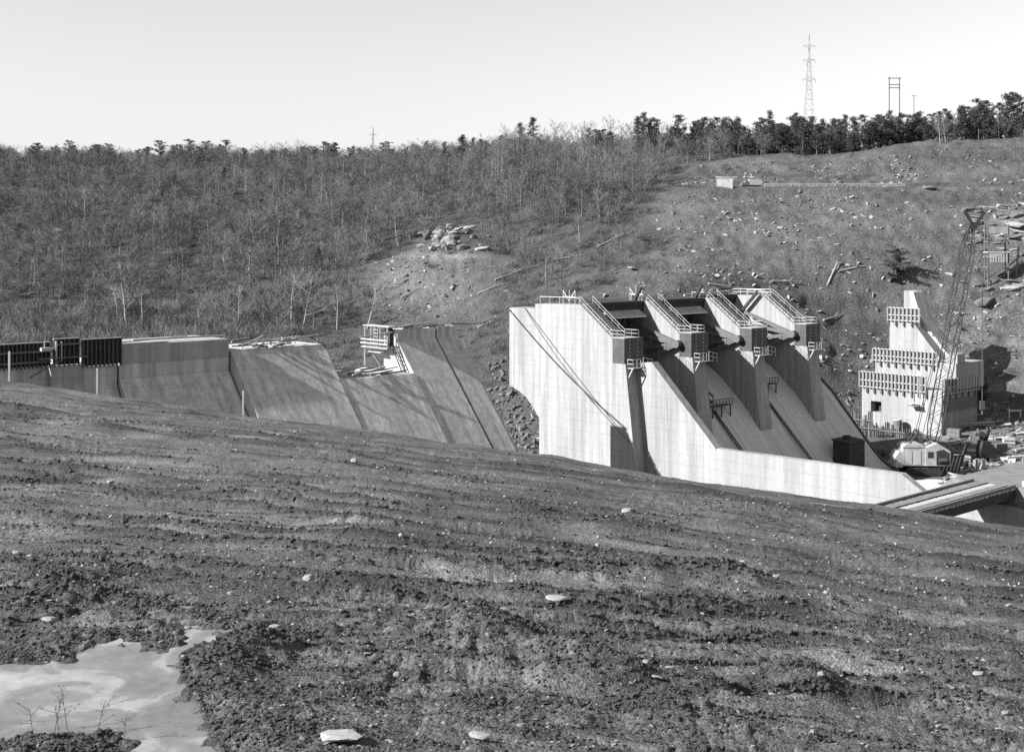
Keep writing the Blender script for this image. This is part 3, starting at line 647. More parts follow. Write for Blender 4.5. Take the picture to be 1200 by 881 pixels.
# chute slabs
CH = [(-15.7, -42), (-15.7, -24.2), (-14.6, -22.3), (-13, -20.9), (-11.5, -20.2), (-10, -20.0), (-8.5, -20.2), (-7, -20.8), (-5.5, -21.7), (-4, -22.8), (-2, -24.6), (0, -26.3), (8.2, -35.6), (10, -37.3), (12, -38.4), (15, -38.9), (24, -38.95), (24, -42)]
ct = dthing('spillway_chute', 0, 28, -42, 'concrete spillway chute sloping down between and below the piers', 'spillway')
edges = [3.35, 9, 16.5, 24, 31.5, 39, 46.5, 55]
for a, b_ in zip(edges[:-1], edges[1:]): one('chute_slab', 'chute', lambda b: b.prism(CH, a + 0.06, b_ - 0.06), ct)
one('edge_curb', 'steel', lambda b: b.prism([(x, z + 0.35) for x, z in CH[8:15]] + [(x, z - 0.2) for x, z in reversed(CH[8:15])], 55.0, 55.4), ct)
def chz(v): return float(np.interp(v, [p[0] for p in CH[2:-1]], [p[1] for p in CH[2:-1]]))
for (u, v0, v1, lab) in ((22.0, 0.5, 11, 'dark ladder down the chute below the trussed walkway'), (36.5, -1.0, 11, 'dark ladder down the chute below the short platform')):
    ladder('chute_ladder', (v0, u, chz(v0) + 0.15), (v1, u, chz(v1) + 0.35), 0.5, lab, 'black', 26, None, (0, 1, 0))
def walkway(v0, v1, u0, u1, lab, truss):
    z = chz((v0 + v1) / 2) + 1.2; t = dthing('chute_platform', v1, (u0 + u1) / 2, z - 1.2, lab, 'platform')
    one('deck', 'steel', lambda b: b.box((v0, u0, z), (v1, u1, z + 0.12)), t)
    one('rail', 'steel', lambda b: b.rail([(v1, u0, z + 0.1), (v1, u1, z + 0.1)], 1.0, 0.8, 0.05), t)
    for u in np.linspace(u0 + 0.3, u1 - 0.3, 4): one('support', 'steel', lambda b: b.tube((v1 - 0.2, u, chz(v1) - 0.3), (v1 - 0.2, u, z), 0.1), t)
    if truss:
        def tr(b):
            for u in (u0 + 0.3, u0 + 2.3):
                b.tube((v0 - 3.5, u, chz(v0 - 3.5) + 0.8), (v1, u, z + 0.7), 0.12); b.tube((v0 - 3.5, u, chz(v0 - 3.5) + 1.9), (v1, u, z + 1.8), 0.1)
            for i in range(7):
                f = i / 6; p = Vector((v0 - 3.5, 0, chz(v0 - 3.5) + 0.8)).lerp(Vector((v1, 0, z + 0.7)), f)
                for u in (u0 + 0.3, u0 + 2.3): b.tube((p.x, u, p.z), (p.x, u, p.z + 1.1), 0.06)
                b.tube((p.x, u0 + 0.3, p.z), (p.x, u0 + 2.3, p.z), 0.06)
        one('truss', 'steel', tr, t)
walkway(0.2, 1.5, 18.3, 25.5, 'trussed steel walkway on the chute beside the second pier', True)
walkway(-1.8, -0.6, 33.3, 40.5, 'short steel platform across the chute beside the third pier', False)
# deck between the piers and radial gates
TV, TZ, RG = 0.6, -16.0, 11.2
glab = ['dark radial gate between the bare white pier and the second pier', 'dark radial gate between the second and third piers', 'radial gate with pale ribbed skin in front of the last pier']
for k in range(3):
    u0, u1 = 15.0 * k + 3.02, 15.0 * k + 14.98
    t = dthing('bridge_deck', -9, (u0 + u1) / 2, -11.2, ['bridge deck from the bare white pier', 'bridge deck between the second and third piers', 'bridge deck reaching the last pier'][k], 'bridge deck', 'decks joining the spillway piers')
    one('deck_slab', 'black', lambda b: b.box((-16, u0, -10.3), (-7.6 if k < 2 else -12.5, u1, -9.7)), t)
    for v in ((-8.0, -11, -14) if k < 2 else (-13, -15)): one('girder', 'black', lambda b: b.box((v - 0.25, u0, -11.2), (v + 0.25, u1, -10.31)), t)
    one('fascia_plate', 'lift', lambda b: b.prism([(-7.55, -11.0), (-6.0, -12.0), (-6.0, -12.1), (-7.6, -11.1)], u0 + 2.6, u1 - 1.2), t) if k < 2 else None
    g = dthing('radial_gate', TV, (u0 + u1) / 2, -20, glab[k], 'gate', 'radial spillway gates')
    a0, a1 = R(205), R(158) if k < 2 else R(176)
    def skin(b, r0=RG, r1=RG + 0.25):
        n = 16
        for i in range(n):
            p, q = a0 + (a1 - a0) * i / n, a0 + (a1 - a0) * (i + 1) / n
            P = lambda an, r, u: (TV + r * math.cos(an), u, TZ + r * math.sin(an) * -1 if False else TZ - r * math.sin(an - math.pi) * -1 * -1)
            f = lambda an, r, u: (TV - r * math.cos(an - math.pi), u, TZ - r * math.sin(an - math.pi))
            b.add([f(p, r0, u0 + .1), f(p, r0, u1 - .1), f(q, r0, u1 - .1), f(q, r0, u0 + .1), f(p, r1, u0 + .1), f(p, r1, u1 - .1), f(q, r1, u1 - .1), f(q, r1, u0 + .1)],
                  [(0, 1, 2, 3), (4, 7, 6, 5), (0, 4, 5, 1), (1, 5, 6, 2), (2, 6, 7, 3), (3, 7, 4, 0)])
    one('skin_plate', 'gate' if k < 2 else 'lift', skin, g)
    f = lambda an, r, u: (TV - r * math.cos(an - math.pi), u, TZ - r * math.sin(an - math.pi))
    for j in range(8 if k < 2 else 12):
        uu = u0 + 0.8 + (u1 - u0 - 1.6) * j / (7 if k < 2 else 11)
        def rib(b):
            n = 8
            for i in range(n): b.tube(f(a0 + (a1 - a0) * i / n, RG - 0.3, uu), f(a0 + (a1 - a0) * (i + 1) / n, RG - 0.3, uu), 0.16)
        one('rib', 'gate', rib, g)
    for uu, du in ((u0 + 0.6, 0.9), (u1 - 0.6, -0.9)):
        for an in (R(202), R(188), R(172), R(162)):
            one('arm', 'gate', lambda b: b.tube((TV - 0.9, uu, TZ), f(an, RG - 0.4, uu + du), 0.30, 0.24), g)
        one('arm_brace', 'gate', lambda b: (b.tube(f(R(202), 6, uu + du / 2), f(R(188), 6, uu + du / 2), 0.14), b.tube(f(R(188), 6, uu + du / 2), f(R(172), 6, uu + du / 2), 0.14), b.tube(f(R(172), 6, uu + du / 2), f(R(162), 6, uu + du / 2), 0.14)), g)
        one('trunnion_hub', 'gate', lambda b: b.tube((TV - 0.9, uu - 0.55, TZ), (TV - 0.9, uu + 0.55, TZ), 0.6, n=12), g)
    # dark slanting hoist beam above the deck at the far pier
    h = dthing('hoist_beam', -9, u1 - 1, -10, ['dark slanting beam above the second pier', 'dark slanting beam above the third pier', 'dark slanting beam before the last pier'][k], 'beam', 'slanting hoist beams on the deck')
    one('beam', 'black', lambda b: b.tube((-11.3, u1 - 0.8, -13.0), (-7.6, u1 - 0.8, -7.6 if k < 2 else -9.2), 0.22), h)
one('deck_railing', 'galv', lambda b: (b.rail([(-15.5, 47.8, -9.9), (-7.4, 47.8, -9.75)], 1.0, 1.5, 0.05)), dthing('deck_railing', -11, 47.8, -10, 'pale railing on the far edge of the last pier', 'railing'))
one('beam', 'timber', lambda b: b.tube((-14.5, 33, -9.6), (-13.8, 45.5, -9.2), 0.15), dthing('deck_timber', -14, 40, -9.6, 'pale timber lying on the deck toward the last pier', 'timber'))

# black tar-paper shed at the foot of the chute
bs = dthing('tool_shed', 10.5, 44.5, -38, 'black boxy shed at the foot of the chute', 'shed')
one('walls', 'black', lambda b: b.prism([(8.6, -38.5), (11.6, -38.5), (11.6, -32.9), (8.6, -32.6)], 42.6, 47.2), bs)
one('roof', 'black', lambda b: b.prism([(8.4, -32.58), (11.8, -32.9), (11.8, -32.7), (8.4, -32.38)], 42.4, 47.4), bs)
one('vent_hood', 'black', lambda b: (b.box((9.4, 44.2, -32.6), (10.2, 45.2, -31.9))), bs)

# ------------------------------------------------------------------ stepped abutment block
KA = 1.095                                               # the block's drawing scale: it stands at u of about 95 to 118
def scale_up(t): t.location = tuple(KA * c for c in t.location); t.scale = (KA, KA, KA); return t
def AB(v, u): return KA * v - 11.96, KA * u + 12.96
ab = dthing('abutment_block', 2, 85, -36, 'stepped white concrete abutment block with railed forms', 'abutment')
HB = (-4.4, -2.2, -32.2, -30.2)     # opening in the lowest step
def tier1(b):
    v0, v1, u0, u1, z0, z1 = -6.3, 9.9, 75.0, 88.0, -40, -27.2
    a, c, d, e = HB
    b.box((v0, u0, z0), (v1, u0 + 2, d)); b.box((v0, u0, e), (v1, u0 + 2, z1)); b.box((v0, u0, d), (a, u0 + 2, e)); b.box((c, u0, d), (v1, u0 + 2, e)); b.box((v0, u0 + 2.0, z0), (v1, u1, z1))
one('lowest_step', 'pier', tier1, ab)
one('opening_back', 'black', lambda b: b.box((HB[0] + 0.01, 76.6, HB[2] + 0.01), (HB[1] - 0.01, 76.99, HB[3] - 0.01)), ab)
one('middle_step', 'pier', lambda b: b.box((-6.3, 79.6, -27.3), (10.2, 90, -22.6)), ab)
one('soil_fill', 'road', lambda b: b.prism([(-5, -27.19), (4, -27.19), (3, -26.6), (-4, -26.5)], 75.6, 79.5), ab)
one('upper_step', 'pier', lambda b: b.prism([(-6.3, -22.59), (-6.3, -15.2), (-1.9, -15.2), (4.4, -22.59)], 84.7, 91.5), ab)
one('top_step', 'pier', lambda b: b.prism([(-6.1, -15.19), (-6.1, -10.1), (-3.6, -10.1), (-2.9, -15.19)], 89.6, 93.5), ab)
one('batter_slab', 'dam', lambda b: b.prism([(-1.85, -15.2), (-2.9, -13.2), (-3.5, -10.2), (-2.7, -10.2), (-1.0, -15.2), (5.0, -22.4), (4.4, -22.4)], 87.2, 91.5), ab)
one('corner_stub', 'pier', lambda b: b.box((7.8, 80.2, -22.58), (10.1, 83, -20.9)), ab)
def guard(v0, v1, u, z0, z1, label, sp=0.75, along_u=False):
    t = dthing('form_guard', v0, u, z0, label, 'railing', 'slatted form guards on the abutment steps')
    P = (lambda s, q, z: (u + q, s, z)) if along_u else (lambda s, q, z: (s, u - q, z))
    for z in (z0 + 0.4, (z0 + z1) / 2, z1): one('waler', 'galv', lambda b: b.tube(P(v0, 0.2, z), P(v1, 0.2, z), 0.09), t)
    n = int(abs(v1 - v0) / sp); first = None
    for i in range(n + 1):
        s = v0 + (v1 - v0) * i / n
        one('slat', 'timber', lambda b: b.tube(P(s, 0.38, z0 + 0.2), P(s, 0.38, z1 + 0.1), 0.10), t)
        if i % 2 == 0: one('bracket', 'oldtimber', lambda b: b.tube(P(s, 0.3, z0 - 0.7), P(s, 0.3, z0 + 0.2), 0.13), t)
    one('backing_board', 'oldtimber', lambda b: b.tube(P(v0, 0.08, (z0 + z1) / 2), P(v1, 0.08, (z0 + z1) / 2), 0.02) if False else b.box(*(sorted_box(P(v0, 0.02, z0), P(v1, 0.07, z1)))), t)
def sorted_box(a, b): return tuple(min(p, q) for p, q in zip(a, b)), tuple(max(p, q) for p, q in zip(a, b))
guard(-6.6, 7.0, 75, -28.0, -24.8, 'long slatted guard along the lowest abutment step')
guard(-6.6, 6.6, 79.6, -23.4, -20.8, 'slatted guard along the middle abutment step')
guard(-6.5, 0.2, 84.7, -16.0, -13.2, 'short slatted guard along the upper abutment step')
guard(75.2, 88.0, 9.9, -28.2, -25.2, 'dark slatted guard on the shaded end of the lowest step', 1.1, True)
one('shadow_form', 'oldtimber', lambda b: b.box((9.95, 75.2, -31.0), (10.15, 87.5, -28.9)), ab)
hb = dthing('hanging_platform', 5, 74.6, -30, 'small pipe platform hanging from the long slatted guard', 'platform')
one('frame', 'galv', lambda b: (b.tube((4.2, 74.3, -25), (4.2, 74.3, -30), 0.07), b.tube((6.0, 74.3, -25), (6.0, 74.3, -30), 0.07), b.tube((4.2, 74.3, -30), (6.0, 74.3, -30), 0.08), b.tube((4.2, 73.6, -29.6), (6.0, 73.6, -29.6), 0.08)), hb)
one('board', 'oldtimber', lambda b: b.box((4.1, 73.4, -30.2), (6.1, 74.5, -30.08)), hb)
tk = dthing('upright_tank', 3, 73.6, -38, 'short upright tank before the white abutment wall', 'tank')
one('shell', 'oldtimber', lambda b: b.tube((2.2, 73.2, -38.5), (2.2, 73.2, -33.0), 0.8, n=14), tk)
one('lid', 'galv', lambda b: b.tube((2.2, 73.2, -33.0), (2.2, 73.2, -32.8), 0.85, n=14), tk)

for t in (ab, hb, tk) + tuple(o for o in col.objects if o.name.startswith('form_guard')): scale_up(t)
# reinforcing bars and low forms at its foot
for (u, v0, v1, h, lab) in ((71.5, -7.5, -1.5, 3.6, 'cluster of upright bars and boards below the square opening'), (69.0, 1.0, 9.5, 2.2, 'row of low upright boards before the white abutment wall'), (66, -6, 3, 2.6, 'row of dark upright boards beside the chute edge')):
    v0, u = AB(v0, u); v1 = AB(v1, 0)[0]; zg = hz(*dam(v0, u, 0)[:2]); t = dthing('board_fence', (v0 + v1) / 2, u, zg - 0.2, lab, 'boards'); r = random.Random(int(u))
    for i in range(int((v1 - v0) / 0.42)):
        v = v0 + i * 0.42; hh = h * r.uniform(0.6, 1.15)
        one('board', 'oldtimber' if r.random() < 0.2 else 'steel', lambda b: b.box((v, u + r.uniform(-.15, .15), zg - 0.6), (v + r.uniform(0.08, 0.3), u + 0.22, zg + hh)), t)
    one('rail', 'oldtimber', lambda b: b.tube((v0, u - 0.3, zg + h * 0.5), (v1, u - 0.3, zg + h * 0.55), 0.08), t)
# ------------------------------------------------------------------ haul road and plank bridge
hr = one('haul_road', 'road', lambda b: b.prism([(38, -40), (49.5, -28.7), (50.5, -28.05), (61.5, -28.05), (62.5, -28.7), (74, -40)], 3.45, 120), None, (50, 30, -40))
hr.location = dam(50, 30, -40); hr.rotation_euler = (0, 0, -TH); tag(hr, 'packed gravel haul road leading off the bridge', kind='structure')
br = dthing('plank_bridge', 55.5, -10, -40, 'plank bridge rising from the soil bank to the gravel road', 'bridge')
first = None
for i in range(98):
    u = -27 + i * 0.31
    if first is None: first = one('plank', 'timber', lambda b: b.box((53.0, u, -28.3), (58.2, u + 0.29, -28.05)), br); uf = u
    else: share(first, 'plank', br, (rnd.uniform(-0.08, 0.08), u - uf, rnd.uniform(-0.02, 0.02)))
for v in (53.25, 55.6, 57.95): one('girder', 'black', lambda b: (b.box((v - 0.2, -27, -29.3), (v + 0.2, 3.4, -28.31))), br)
for v in (54.4, 56.8): one('runner', 'road', lambda b: b.box((v - 0.55, -27, -28.02), (v + 0.55, 3.4, -27.9)), br)
for v in (53.1, 58.1): one('curb', 'oldtimber', lambda b: b.box((v - 0.12, -27, -28.02), (v + 0.12, 3.4, -27.75)), br)
for u in (-24, -12.5):
    for v in (53.4, 57.8): one('bent_post', 'oldtimber', lambda b: b.tube((v, u, -42), (v, u, -29.8), 0.22), br)
for (v, u, h) in ((58.6, 4.5, 1.2), (60.8, 4.2, 1.1), (59.4, 4.3, 2.2)):
    o = one('road_post', 'timber', lambda b: b.box((-0.12, -0.12, -1.2), (0.12, 0.12, h)), None)
    o.location = dam(v, u, -28.6); o.rotation_euler = (0, 0, -TH); tag(o, 'pale wooden post at the road end of the plank bridge', 'post', 'posts at the bridge end')

# ------------------------------------------------------------------ crawler crane
cx, cy, _ = dam(16, 57, 0); cz = hz(cx, cy) + 0.15
cr = thing('crawler_crane', (cx, cy, cz), 'crawler crane with pale house and tall dark lattice boom', 'crane')
for y in (-2.0, 1.2):
    tr = one('track', 'black', lambda b: b.prism([(-3.0, 0.25), (-2.6, 0), (2.6, 0), (3.0, 0.25), (3.0, 0.85), (2.6, 1.15), (-2.6, 1.15), (-3.0, 0.85)], y, y + 0.8), cr)
    for i in range(9): one('track_shoe', 'steel', lambda b: b.box((-2.7 + i * 0.62, y - 0.06, 1.151), (-2.3 + i * 0.62, y + 0.86, 1.22)), tr)
one('turntable', 'steel', lambda b: b.tube((0, 0, 1.0), (0, 0, 1.6), 1.2, n=14), cr)
hs = one('house', 'white', lambda b: b.box((-3.4, -1.7, 1.6), (0.2, 1.8, 4.6)), cr)
one('house_roof', 'white', lambda b: b.prism([(-3.5, 4.6), (0.3, 4.6), (-0.4, 5.1), (-2.9, 5.1)], -1.8, 1.9), cr)
one('cab', 'white', lambda b: b.prism([(0.21, 1.6), (4.3, 1.6), (4.3, 4.0), (2.2, 5.3), (0.21, 4.5)], -1.9, 1.7), cr)
one('cab_end', 'steel', lambda b: b.box((4.301, -1.5, 1.9), (4.34, 1.3, 3.8)), cr)
for (x0, x1) in ((-2.9, -2.0), (-1.6, -0.5)): one('door_panel', 'galv', lambda b: b.box((x0, -1.76, 1.8), (x1, -1.701, 4.0)), hs)
one('counterweight', 'white', lambda b: b.prism([(-4.6, 1.3), (-3.41, 1.3), (-3.41, 3.9), (-4.0, 3.9), (-4.6, 3.0)], -1.6, 1.7), cr)
one('window', 'glass', lambda b: b.box((0.6, -1.94, 2.9), (1.5, -1.901, 3.9)), cr)
one('machinery_opening', 'black', lambda b: b.prism([(2.0, 1.75), (4.1, 1.75), (4.1, 3.7), (3.2, 4.3), (2.0, 4.0)], -1.95, -1.902), cr)
one('drum', 'steel', lambda b: b.tube((2.4, -2.0, 2.5), (3.7, -2.0, 2.5), 0.35, n=10), cr)
one('gantry', 'steel', lambda b: (b.tube((-2.2, -0.8, 4.9), (-0.6, -0.8, 7.2), 0.12), b.tube((-2.2, 0.9, 4.9), (-0.6, 0.9, 7.2), 0.12), b.tube((0.4, -0.8, 4.4), (-0.6, -0.8, 7.2), 0.1), b.tube((0.4, 0.9, 4.4), (-0.6, 0.9, 7.2), 0.1), b.tube((-0.6, -0.9, 7.2), (-0.6, 1.0, 7.2), 0.12)), cr)
tipx = (1139 - 600) / F * cy - cx; tipz = (HZ - 262) / F * cy - cz
foot = Vector((1.6, 0, 3.4)); tip = Vector((tipx, 0, tipz)); ax = (tip - foot).normalized(); sd = Vector((0, 1, 0)); nm = ax.cross(sd)
BL = (tip - foot).length
def chord_pt(s, a, b_):
    w = 0.95 * min(1, 0.25 + s / 5.0, 0.25 + (BL - s) / 6.0); return foot + ax * s + nm * (a * w) + sd * (b_ * w)
def boom(b):
    S = np.linspace(0, BL, 27)
    for a, c in ((-1, -1), (1, -1), (1, 1), (-1, 1)):
        for s0, s1 in zip(S[:-1], S[1:]): b.tube(chord_pt(s0, a, c), chord_pt(s1, a, c), 0.07)
bm_ = one('boom', 'black', boom, cr)
def lacing(b):
    S = np.linspace(0, BL, 27)
    for i, (s0, s1) in enumerate(zip(S[:-1], S[1:])):
        k = 1 if i % 2 else -1
        for c in (-1, 1):
            b.tube(chord_pt(s0, -k, c), chord_pt(s1, k, c), 0.035); b.tube(chord_pt(s0, c, -k), chord_pt(s1, c, k), 0.035)
lc = one('lacing', 'black', lacing, bm_); lc['kind'] = 'stuff'
one('boom_head', 'black', lambda b: (b.tube(tip, tip + Vector((-1.2, 0, 2.0)), 0.22), b.tube(tip + Vector((0, 0, -1.2)), tip + Vector((1.9, 0, 1.7)), 0.22), b.tube(tip + Vector((-1.2, 0, 2)), tip + Vector((1.9, 0, 1.7)), 0.06), b.tube(tip + Vector((0.3, -0.5, -0.5)), tip + Vector((0.3, 0.5, -0.5)), 0.5, n=10)), cr)
one('pendant_cable', 'steel', lambda b: (b.tube((-0.6, -0.5, 7.2), tip + Vector((-0.6, -0.5, 0)), 0.045), b.tube((-0.6, 0.5, 7.2), tip + Vector((-0.6, 0.5, 0)), 0.045)), cr)
one('hoist_line', 'steel', lambda b: (b.tube(tip + Vector((1.7, 0, 1.4)), (tipx + 1.7, 0, 12.0), 0.05), b.tube((0.0, 0, 5.0), tip + Vector((0.2, 0, 0.4)), 0.045)), cr)
one('hook_block', 'steel', lambda b: (b.box((tipx + 1.35, -0.3, 10.6), (tipx + 2.05, 0.3, 12.0)), b.tube((tipx + 1.7, 0, 10.6), (tipx + 1.7, 0, 9.8), 0.12)), cr)

# ------------------------------------------------------------------ odds and ends on the site floor
def at(x, y, lo=200): return hit(x, y, lo)
def site(name, x, y, label, cat, group=None, rz=0.0, dz=0.0):
    X, Y, Z = at(x, y); return thing(name, (X, Y, Z + dz), label, cat, group, rz), Y / F
t, k = site('striped_form', 1112, 556, 'dark steel form panel with pale stripes, propped near the crane', 'formwork', rz=R(20))
one('panel', 'steel', lambda b: b.prism([(-1.8, 0.4), (1.6, 0.1), (2.6, 3.1), (-0.6, 2.9)], -0.2, 0.1), t)
for i in range(5): one('stripe', 'galv', lambda b: b.prism([(-1.6 + i * 0.72, 0.45), (-1.36 + i * 0.72, 0.43), (-0.5 + i * 0.72, 2.8), (-0.74 + i * 0.72, 2.8)], -0.28, -0.201), t)
one('prop', 'black', lambda b: b.tube((1.6, 0, 0.2), (3.6, 0, 4.6), 0.2), t)
t, k = site('block_stand', 1147, 553, 'pale upright concrete block with one dark side, beside the road', 'block', rz=R(-35))
one('block', 'lift', lambda b: b.prism([(-0.8, -0.5), (0.8, -0.5), (0.8, 2.0), (0.7, 2.1), (-0.7, 2.1), (-0.8, 2.0)], -0.8, 0.8), t)
t, k = site('white_hut', 1128, 548, 'small white hut between the crane and the dark machine', 'hut', rz=R(-15))
one('walls', 'white', lambda b: b.box((-1.2, -0.9, -0.4), (1.2, 0.9, 1.8)), t); one('roof', 'galv', lambda b: b.prism([(-1.35, 1.81), (1.35, 1.81), (1.3, 1.95), (-1.3, 2.1)], -1.05, 1.05), t)
one('doorway', 'black', lambda b: b.box((0.4, -0.93, -0.3), (0.9, -0.901, 1.4)), t)
t, k = site('drill_rig', 1153, 541, 'tall dark drilling machine among the pale rubble', 'machine', rz=R(10))
one('mast', 'black', lambda b: b.box((-0.7, -0.3, 0.5), (-0.2, 0.3, 5.2)), t); one('engine', 'black', lambda b: b.prism([(-1.0, 0.6), (1.4, 0.6), (1.4, 2.2), (0.6, 3.6), (-0.6, 3.6), (-1.0, 2.2)], -0.9, 0.9), t)
one('head', 'steel', lambda b: b.box((-1.3, -0.5, 4.4), (0.5, 0.5, 4.9)), t); one('boom_arm', 'black', lambda b: b.tube((0.2, 0, 3.4), (1.0, 0, 5.6), 0.25), t)
for x in (-0.9, 0.9): one('skid', 'steel', lambda b: b.box((x - 0.3, -1.3, -0.3), (x + 0.3, 1.3, 0.61)), t)
t, k = site('pole', 1164, 540, 'slender dark pole beside the drilling machine', 'pole')
one('shaft', 'oldtimber', lambda b: b.tube((0, 0, -0.5), (0, 0, 4.6), 0.12, 0.08, n=8), t); one('cross_arm', 'oldtimber', lambda b: b.tube((-0.6, 0, 4.2), (0.6, 0, 4.2), 0.07), t)
for (x, y, lab) in ((1189, 490, 'white trestle frame on the rubble slope above the haul road'), (1190, 546, 'white trestle frame on the flat near the haul road')):
    t, k = site('trestle', x, y, lab, 'trestle', rz=R(15))
    one('top_beam', 'galv', lambda b: b.box((-1.6, -0.2, 1.3), (1.6, 0.2, 1.6)), t)
    for s in (-1.3, 1.3):
        for d in (-1, 1): one('leg', 'galv', lambda b: b.tube((s + 0.3 * d, 0.5 * d, -0.4), (s, 0.1 * d, 1.3), 0.1), t)
def pile(x, y, n, L, label, seed, sp=0.3, a0=0.0, m='timber'):
    r = random.Random(seed); t, k = site('timber_pile', x, y, label, 'timber', None)
    for i in range(n):
        a = a0 + r.gauss(0, sp); l = L * r.uniform(0.6, 1.1); c = (r.uniform(-1, 1), r.uniform(-1, 1), 0.15 + 0.16 * i / 2)
        d = (math.cos(a) * l / 2, math.sin(a) * l / 2, r.uniform(-0.2, 0.4))
        one('timber', m if r.random() < 0.75 else 'oldtimber', lambda b: b.tube([p - q for p, q in zip(c, d)], [p + q for p, q in zip(c, d)], r.uniform(0.08, 0.16)), t)
pile(1146, 500, 10, 6.5, 'stack of long pale timbers below the shaded abutment end', 1, 0.25, -0.2)
pile(1147, 489, 3, 7, 'two long pale poles leaning below the shaded abutment end', 2, 0.1, 0.6)
pile(1088, 554, 8, 4, 'jumble of boards on the ground before the crane', 3, 0.6)
pile(1172, 517, 9, 4, 'pale boards strewn beside the dark machine', 4, 0.8)
pile(1185, 548, 7, 5, 'boards lying along the haul road edge', 5, 0.2)
pile(1030, 533, 9, 4, 'dark boards beside the foot of the chute', 6, 0.6, 0, 'oldtimber')
r2 = random.Random(77)
for (x, y) in ((1120, 560), (1135, 552), (1160, 548), (1175, 540), (1192, 530), (1180, 500), (1165, 495), (1110, 530), (1125, 520), (1195, 510), (1040, 545), (1060, 552), (1172, 555), (1135, 530)):
    pile(x, y, r2.randint(4, 7), r2.uniform(2, 4.5), 'small jumble of boards on the littered work flat', int(x), 0.7, r2.uniform(-.5, .5)); t = [o for o in col.objects if o.name.startswith('timber_pile')][-1]; t['group'] = 'small board piles on the work flat'
for (x, y, w) in ((1126, 538, 1.1), (1138, 535, 0.9), (1170, 530, 1.3), (1182, 522, 1.0), (1160, 522, 0.9), (1196, 545, 1.2), (1050, 548, 1.0), (1118, 512, 1.2)):
    t, k = site('form_crate', x, y, 'pale boxy form or crate standing on the work flat', 'crate', 'crates on the work flat', r2.uniform(-.6, .6))
    one('box', 'galv' if r2.random() < 0.6 else 'oldtimber', lambda b: b.box((-w, -w * 0.7, -0.3), (w, w * 0.7, w * 1.3)), t)
    for z in (0.15, 0.8): one('batten', 'oldtimber', lambda b: b.box((-w - 0.05, -w * 0.7 - 0.08, z * w), (w + 0.05, -w * 0.7 - 0.001, z * w + 0.18)), t)
# hanging pipe line
t, k = site('pipe_line', 1185, 508, 'thin dark pipe on stands above the flat', 'pipe')
one('pipe', 'steel', lambda b: b.tube((-5, 0, 1.2), (9, 0, 2.2), 0.1, n=8), t)
for x in (-4, 1, 6): one('stand', 'oldtimber', lambda b: b.tube((x, 0, -0.8), (x, 0, 1.2 + (x + 5) / 14), 0.1), t)
# timber form tower on the slope beside the boom tip
X, Y, Z = hit(1168, 330); t = thing('form_tower', (X, Y, Z), 'skeletal form tower on the rocky slope beside the crane boom', 'scaffold')
for x in (-2.4, 2.4):
    for y in (-1, 1): one('post', 'steel', lambda b: b.tube((x, y, -1.5), (x, y, 13.2), 0.13), t)
for z in (3.0, 6.5, 9.0): one('platform', 'galv' if z == 6.5 else 'oldtimber', lambda b: b.box((-2.7, -1.4, z), (2.7, 1.4, z + 0.25)), t)
for i in range(7): one('upright_board', 'timber', lambda b: b.box((-2.0 + i * 0.62, -1.3, 4.3), (-1.7 + i * 0.62, -1.15, 6.2)), t)
one('canvas', 'lift', lambda b: b.box((-2.2, -1.2, 11.0), (2.2, -1.1, 12.6)), t)
for (p, q) in (((2.4, 0, 3), (7, 0, 7)), ((2.4, 0, 1), (6, 0, 4.5)), ((-2.4, -1, 0), (2.4, -1, 3)), ((4.5, 0, 0), (5.2, 0, 8))): one('brace', 'oldtimber', lambda b: b.tube(p, q, 0.16), t)

# ------------------------------------------------------------------ things on the far slope and ridge
X, Y, Z = hit(851, 221); t = thing('white_shed', (X, Y + 2, 14.2), 'small white shed at the end of the bench on the stripped slope', 'shed', rz=R(-12))
one('walls', 'white', lambda b: b.box((-2.2, -1.6, -0.5), (2.2, 1.6, 2.5)), t)
one('roof', 'galv', lambda b: b.prism([(-2.4, 2.51), (2.4, 2.51), (2.4, 2.62), (-2.4, 2.85)], -1.8, 1.8), t)
one('door', 'oldtimber', lambda b: b.box((2.201, -0.6, -0.4), (2.25, 0.4, 1.7)), t)
def truck(x, label, rz):
    X = (x - 600) / F * 362; t = thing('truck', (X, 362, 14.35), label, 'truck', 'vehicles on the hillside bench', rz)
    one('chassis', 'steel', lambda b: b.box((-2.8, -0.8, 0.5), (2.8, 0.8, 0.8)), t)
    one('cab', 'oldtimber', lambda b: b.prism([(-2.8, 0.8), (-0.8, 0.8), (-0.8, 2.1), (-1.7, 2.1), (-2.0, 1.5), (-2.8, 1.4)], -0.9, 0.9), t)
    one('bed', 'galv', lambda b: b.box((-0.6, -1.0, 0.85), (2.8, 1.0, 2.4)), t)
    for a in (-2.0, 1.8):
        for y in (-0.95, 0.75): one('wheel', 'black', lambda b: b.tube((a, y, 0.45), (a, y + 0.22, 0.45), 0.45, n=12), t)
truck(880, 'boxy truck parked beside the white shed', R(5)); 
X = (984 - 600) / F * 361; t = thing('bulldozer', (X, 361, 14.35), 'small dark tractor on the far part of the bench', 'tractor')
for y in (-0.9, 0.5): one('track', 'black', lambda b: b.prism([(-1.5, 0.2), (-1.2, 0), (1.2, 0), (1.5, 0.2), (1.5, 0.6), (1.1, 0.85), (-1.1, 0.85), (-1.5, 0.6)], y, y + 0.4), t)
one('engine_hood', 'oldtimber', lambda b: b.box((-1.3, -0.45, 0.7), (0.3, 0.45, 1.5)), t); one('seat', 'black', lambda b: b.box((0.4, -0.4, 0.8), (1.0, 0.4, 1.9)), t); one('blade', 'steel', lambda b: b.box((-2.0, -1.2, 0.1), (-1.85, 1.2, 0.9)), t)
